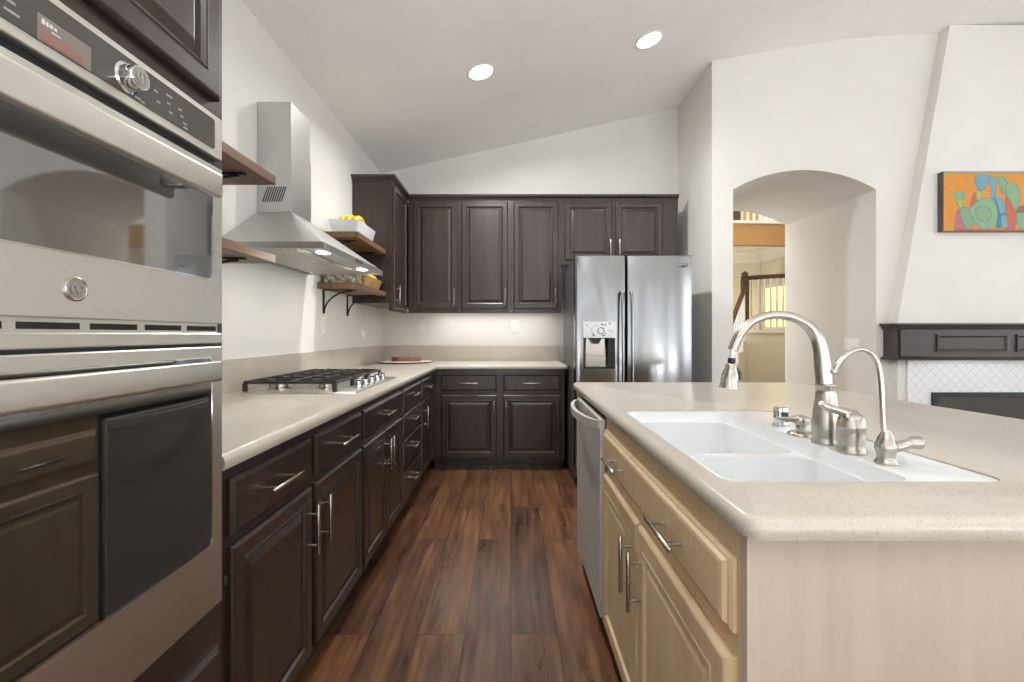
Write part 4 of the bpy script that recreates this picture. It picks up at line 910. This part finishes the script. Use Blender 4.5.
# abstract painting on the breast
PX0, PX1, PZ0, PZ1, PY = 3.560, 4.86, 2.067, 2.560, 3.745
bm = B(); box(bm, PX0, PX1, PY, BYF-.001, PZ0, PZ1)
bm.faces.ensure_lookup_table()
pm = [P_['edge'], P_['orange'], P_['teal'], P_['blue'], P_['green'], P_['lime'], P_['red'], P_['magenta'], P_['deep'], P_['brown']]
for fce in bm.faces:
    c_ = fce.calc_center_median()
    if abs(c_.y-PY) < 1e-5: fce.material_index = 1
    elif abs(c_.z-PZ1) < 1e-5: fce.material_index = 3
    elif abs(c_.z-PZ0) < 1e-5: fce.material_index = 9
lay = [0]
def blob(pts, mi, sm=True):
    lay[0] += 1; y = PY-.0004-.00006*lay[0]
    if sm:
        P = [Vector((a, b, 0)) for a, b in pts]; n = len(P); o = []
        for i in range(n):
            p0, p1, p2, p3 = P[i-1], P[i], P[(i+1) % n], P[(i+2) % n]
            for k in range(4):
                t = k/4; o.append(.5*((2*p1)+(-p0+p2)*t+(2*p0-5*p1+4*p2-p3)*t*t+(-p0+3*p1-3*p2+p3)*t**3))
        pts = [(v.x, v.y) for v in o]
    s = .000965; vs = [bm.verts.new((PX0+.006+(cx-120)*s, y, PZ0+(600-cy)*s)) for cx, cy in pts]
    if min(v.co.x for v in vs) < PX0 or max(v.co.x for v in vs) > PX1:
        for v in vs: v.co.x = min(max(v.co.x, PX0+.001), PX1-.001)
    for v in vs: v.co.z = min(max(v.co.z, PZ0+.001), PZ1-.001)
    fc_ = bm.faces.new(vs); fc_.material_index = mi
    cx_ = sum(v.co.x for v in vs)/len(vs); cz_ = sum(v.co.z for v in vs)/len(vs)      # dark painted contour round the shape
    cv = [bm.verts.new((min(max(cx_+(v.co.x-cx_)*1.0+.004*(1 if v.co.x > cx_ else -1), PX0+.001), PX1-.001), y+.00003, min(max(cz_+(v.co.z-cz_)+.003*(1 if v.co.z > cz_ else -1), PZ0+.001), PZ1-.001))) for v in vs]
    if sm: bm.faces.new(cv).material_index = 8
def motif(dx):
    sh = lambda L: [(x+dx, y) for x, y in L]
    blob(sh([(220, 600), (215, 520), (225, 440), (260, 420), (300, 520), (320, 600)]), 7)
    blob(sh([(340, 400), (360, 300), (400, 270), (420, 330), (390, 380)]), 6)
    blob(sh([(640, 330), (670, 320), (760, 400), (740, 480), (700, 600), (560, 600), (640, 560)]), 6)
    blob(sh([(195, 275), (290, 270), (285, 320), (275, 390), (255, 400), (215, 330)]), 5)
    blob(sh([(210, 285), (280, 275), (270, 330), (235, 330)]), 4)
    blob(sh([(385, 130), (500, 128), (490, 190), (440, 260), (400, 225)]), 3)
    blob(sh([(395, 265), (430, 265), (430, 330), (400, 330)]), 5)
    blob(sh([(505, 150), (560, 145), (560, 215), (540, 320), (525, 320), (510, 200)]), 3)
    blob(sh([(255, 430), (300, 395), (345, 450), (365, 520), (325, 590), (280, 530)]), 2)
    blob(sh([(345, 400), (400, 350), (470, 320), (540, 340), (580, 430), (560, 560), (500, 570), (445, 585), (380, 520), (340, 450)]), 4)
    blob(sh([(385, 420), (460, 390), (520, 450), (480, 520), (410, 500)]), 2)
    blob(sh([(545, 320), (590, 350), (635, 400), (640, 470), (600, 480), (600, 570), (565, 560), (575, 440)]), 8)
    blob(sh([(545, 300), (600, 320), (640, 420), (600, 450), (570, 360)]), 3)
    blob(sh([(585, 150), (625, 140), (655, 200), (650, 300), (630, 290), (595, 220)]), 2)
    blob(sh([(655, 200), (720, 195), (765, 290), (740, 400), (720, 415), (680, 340), (650, 290)]), 4)
    blob(sh([(605, 480), (645, 470), (660, 550), (640, 572), (610, 550)]), 3)
    blob(sh([(730, 470), (770, 430), (850, 440), (880, 520), (840, 580), (760, 570)]), 2)
    blob(sh([(740, 440), (770, 390), (850, 390), (860, 430)]), 9)
motif(0); motif(620)
blob([(120, 92), (1460, 92), (1460, 106), (120, 104)], 3, False)
blob([(200, 585), (1460, 585), (1460, 600), (200, 600)], 9, False)
for v in bm.verts: pass
bm.normal_update()
xs = Vector(((PX0+PX1)/2, PY, PZ0))
me = bpy.data.meshes.new('painting'); bmesh.ops.translate(bm, vec=-xs, verts=bm.verts)
for fce in bm.faces:
    if fce.material_index and fce.normal.y > 0: fce.normal_flip()
bm.to_mesh(me); bm.free()
for m in pm: me.materials.append(m)
po = bpy.data.objects.new('painting', me); COL.objects.link(po); po.location = xs
po['label'] = 'wide abstract painting of pale blue and green shapes on orange above the mantel'; po['category'] = 'painting'
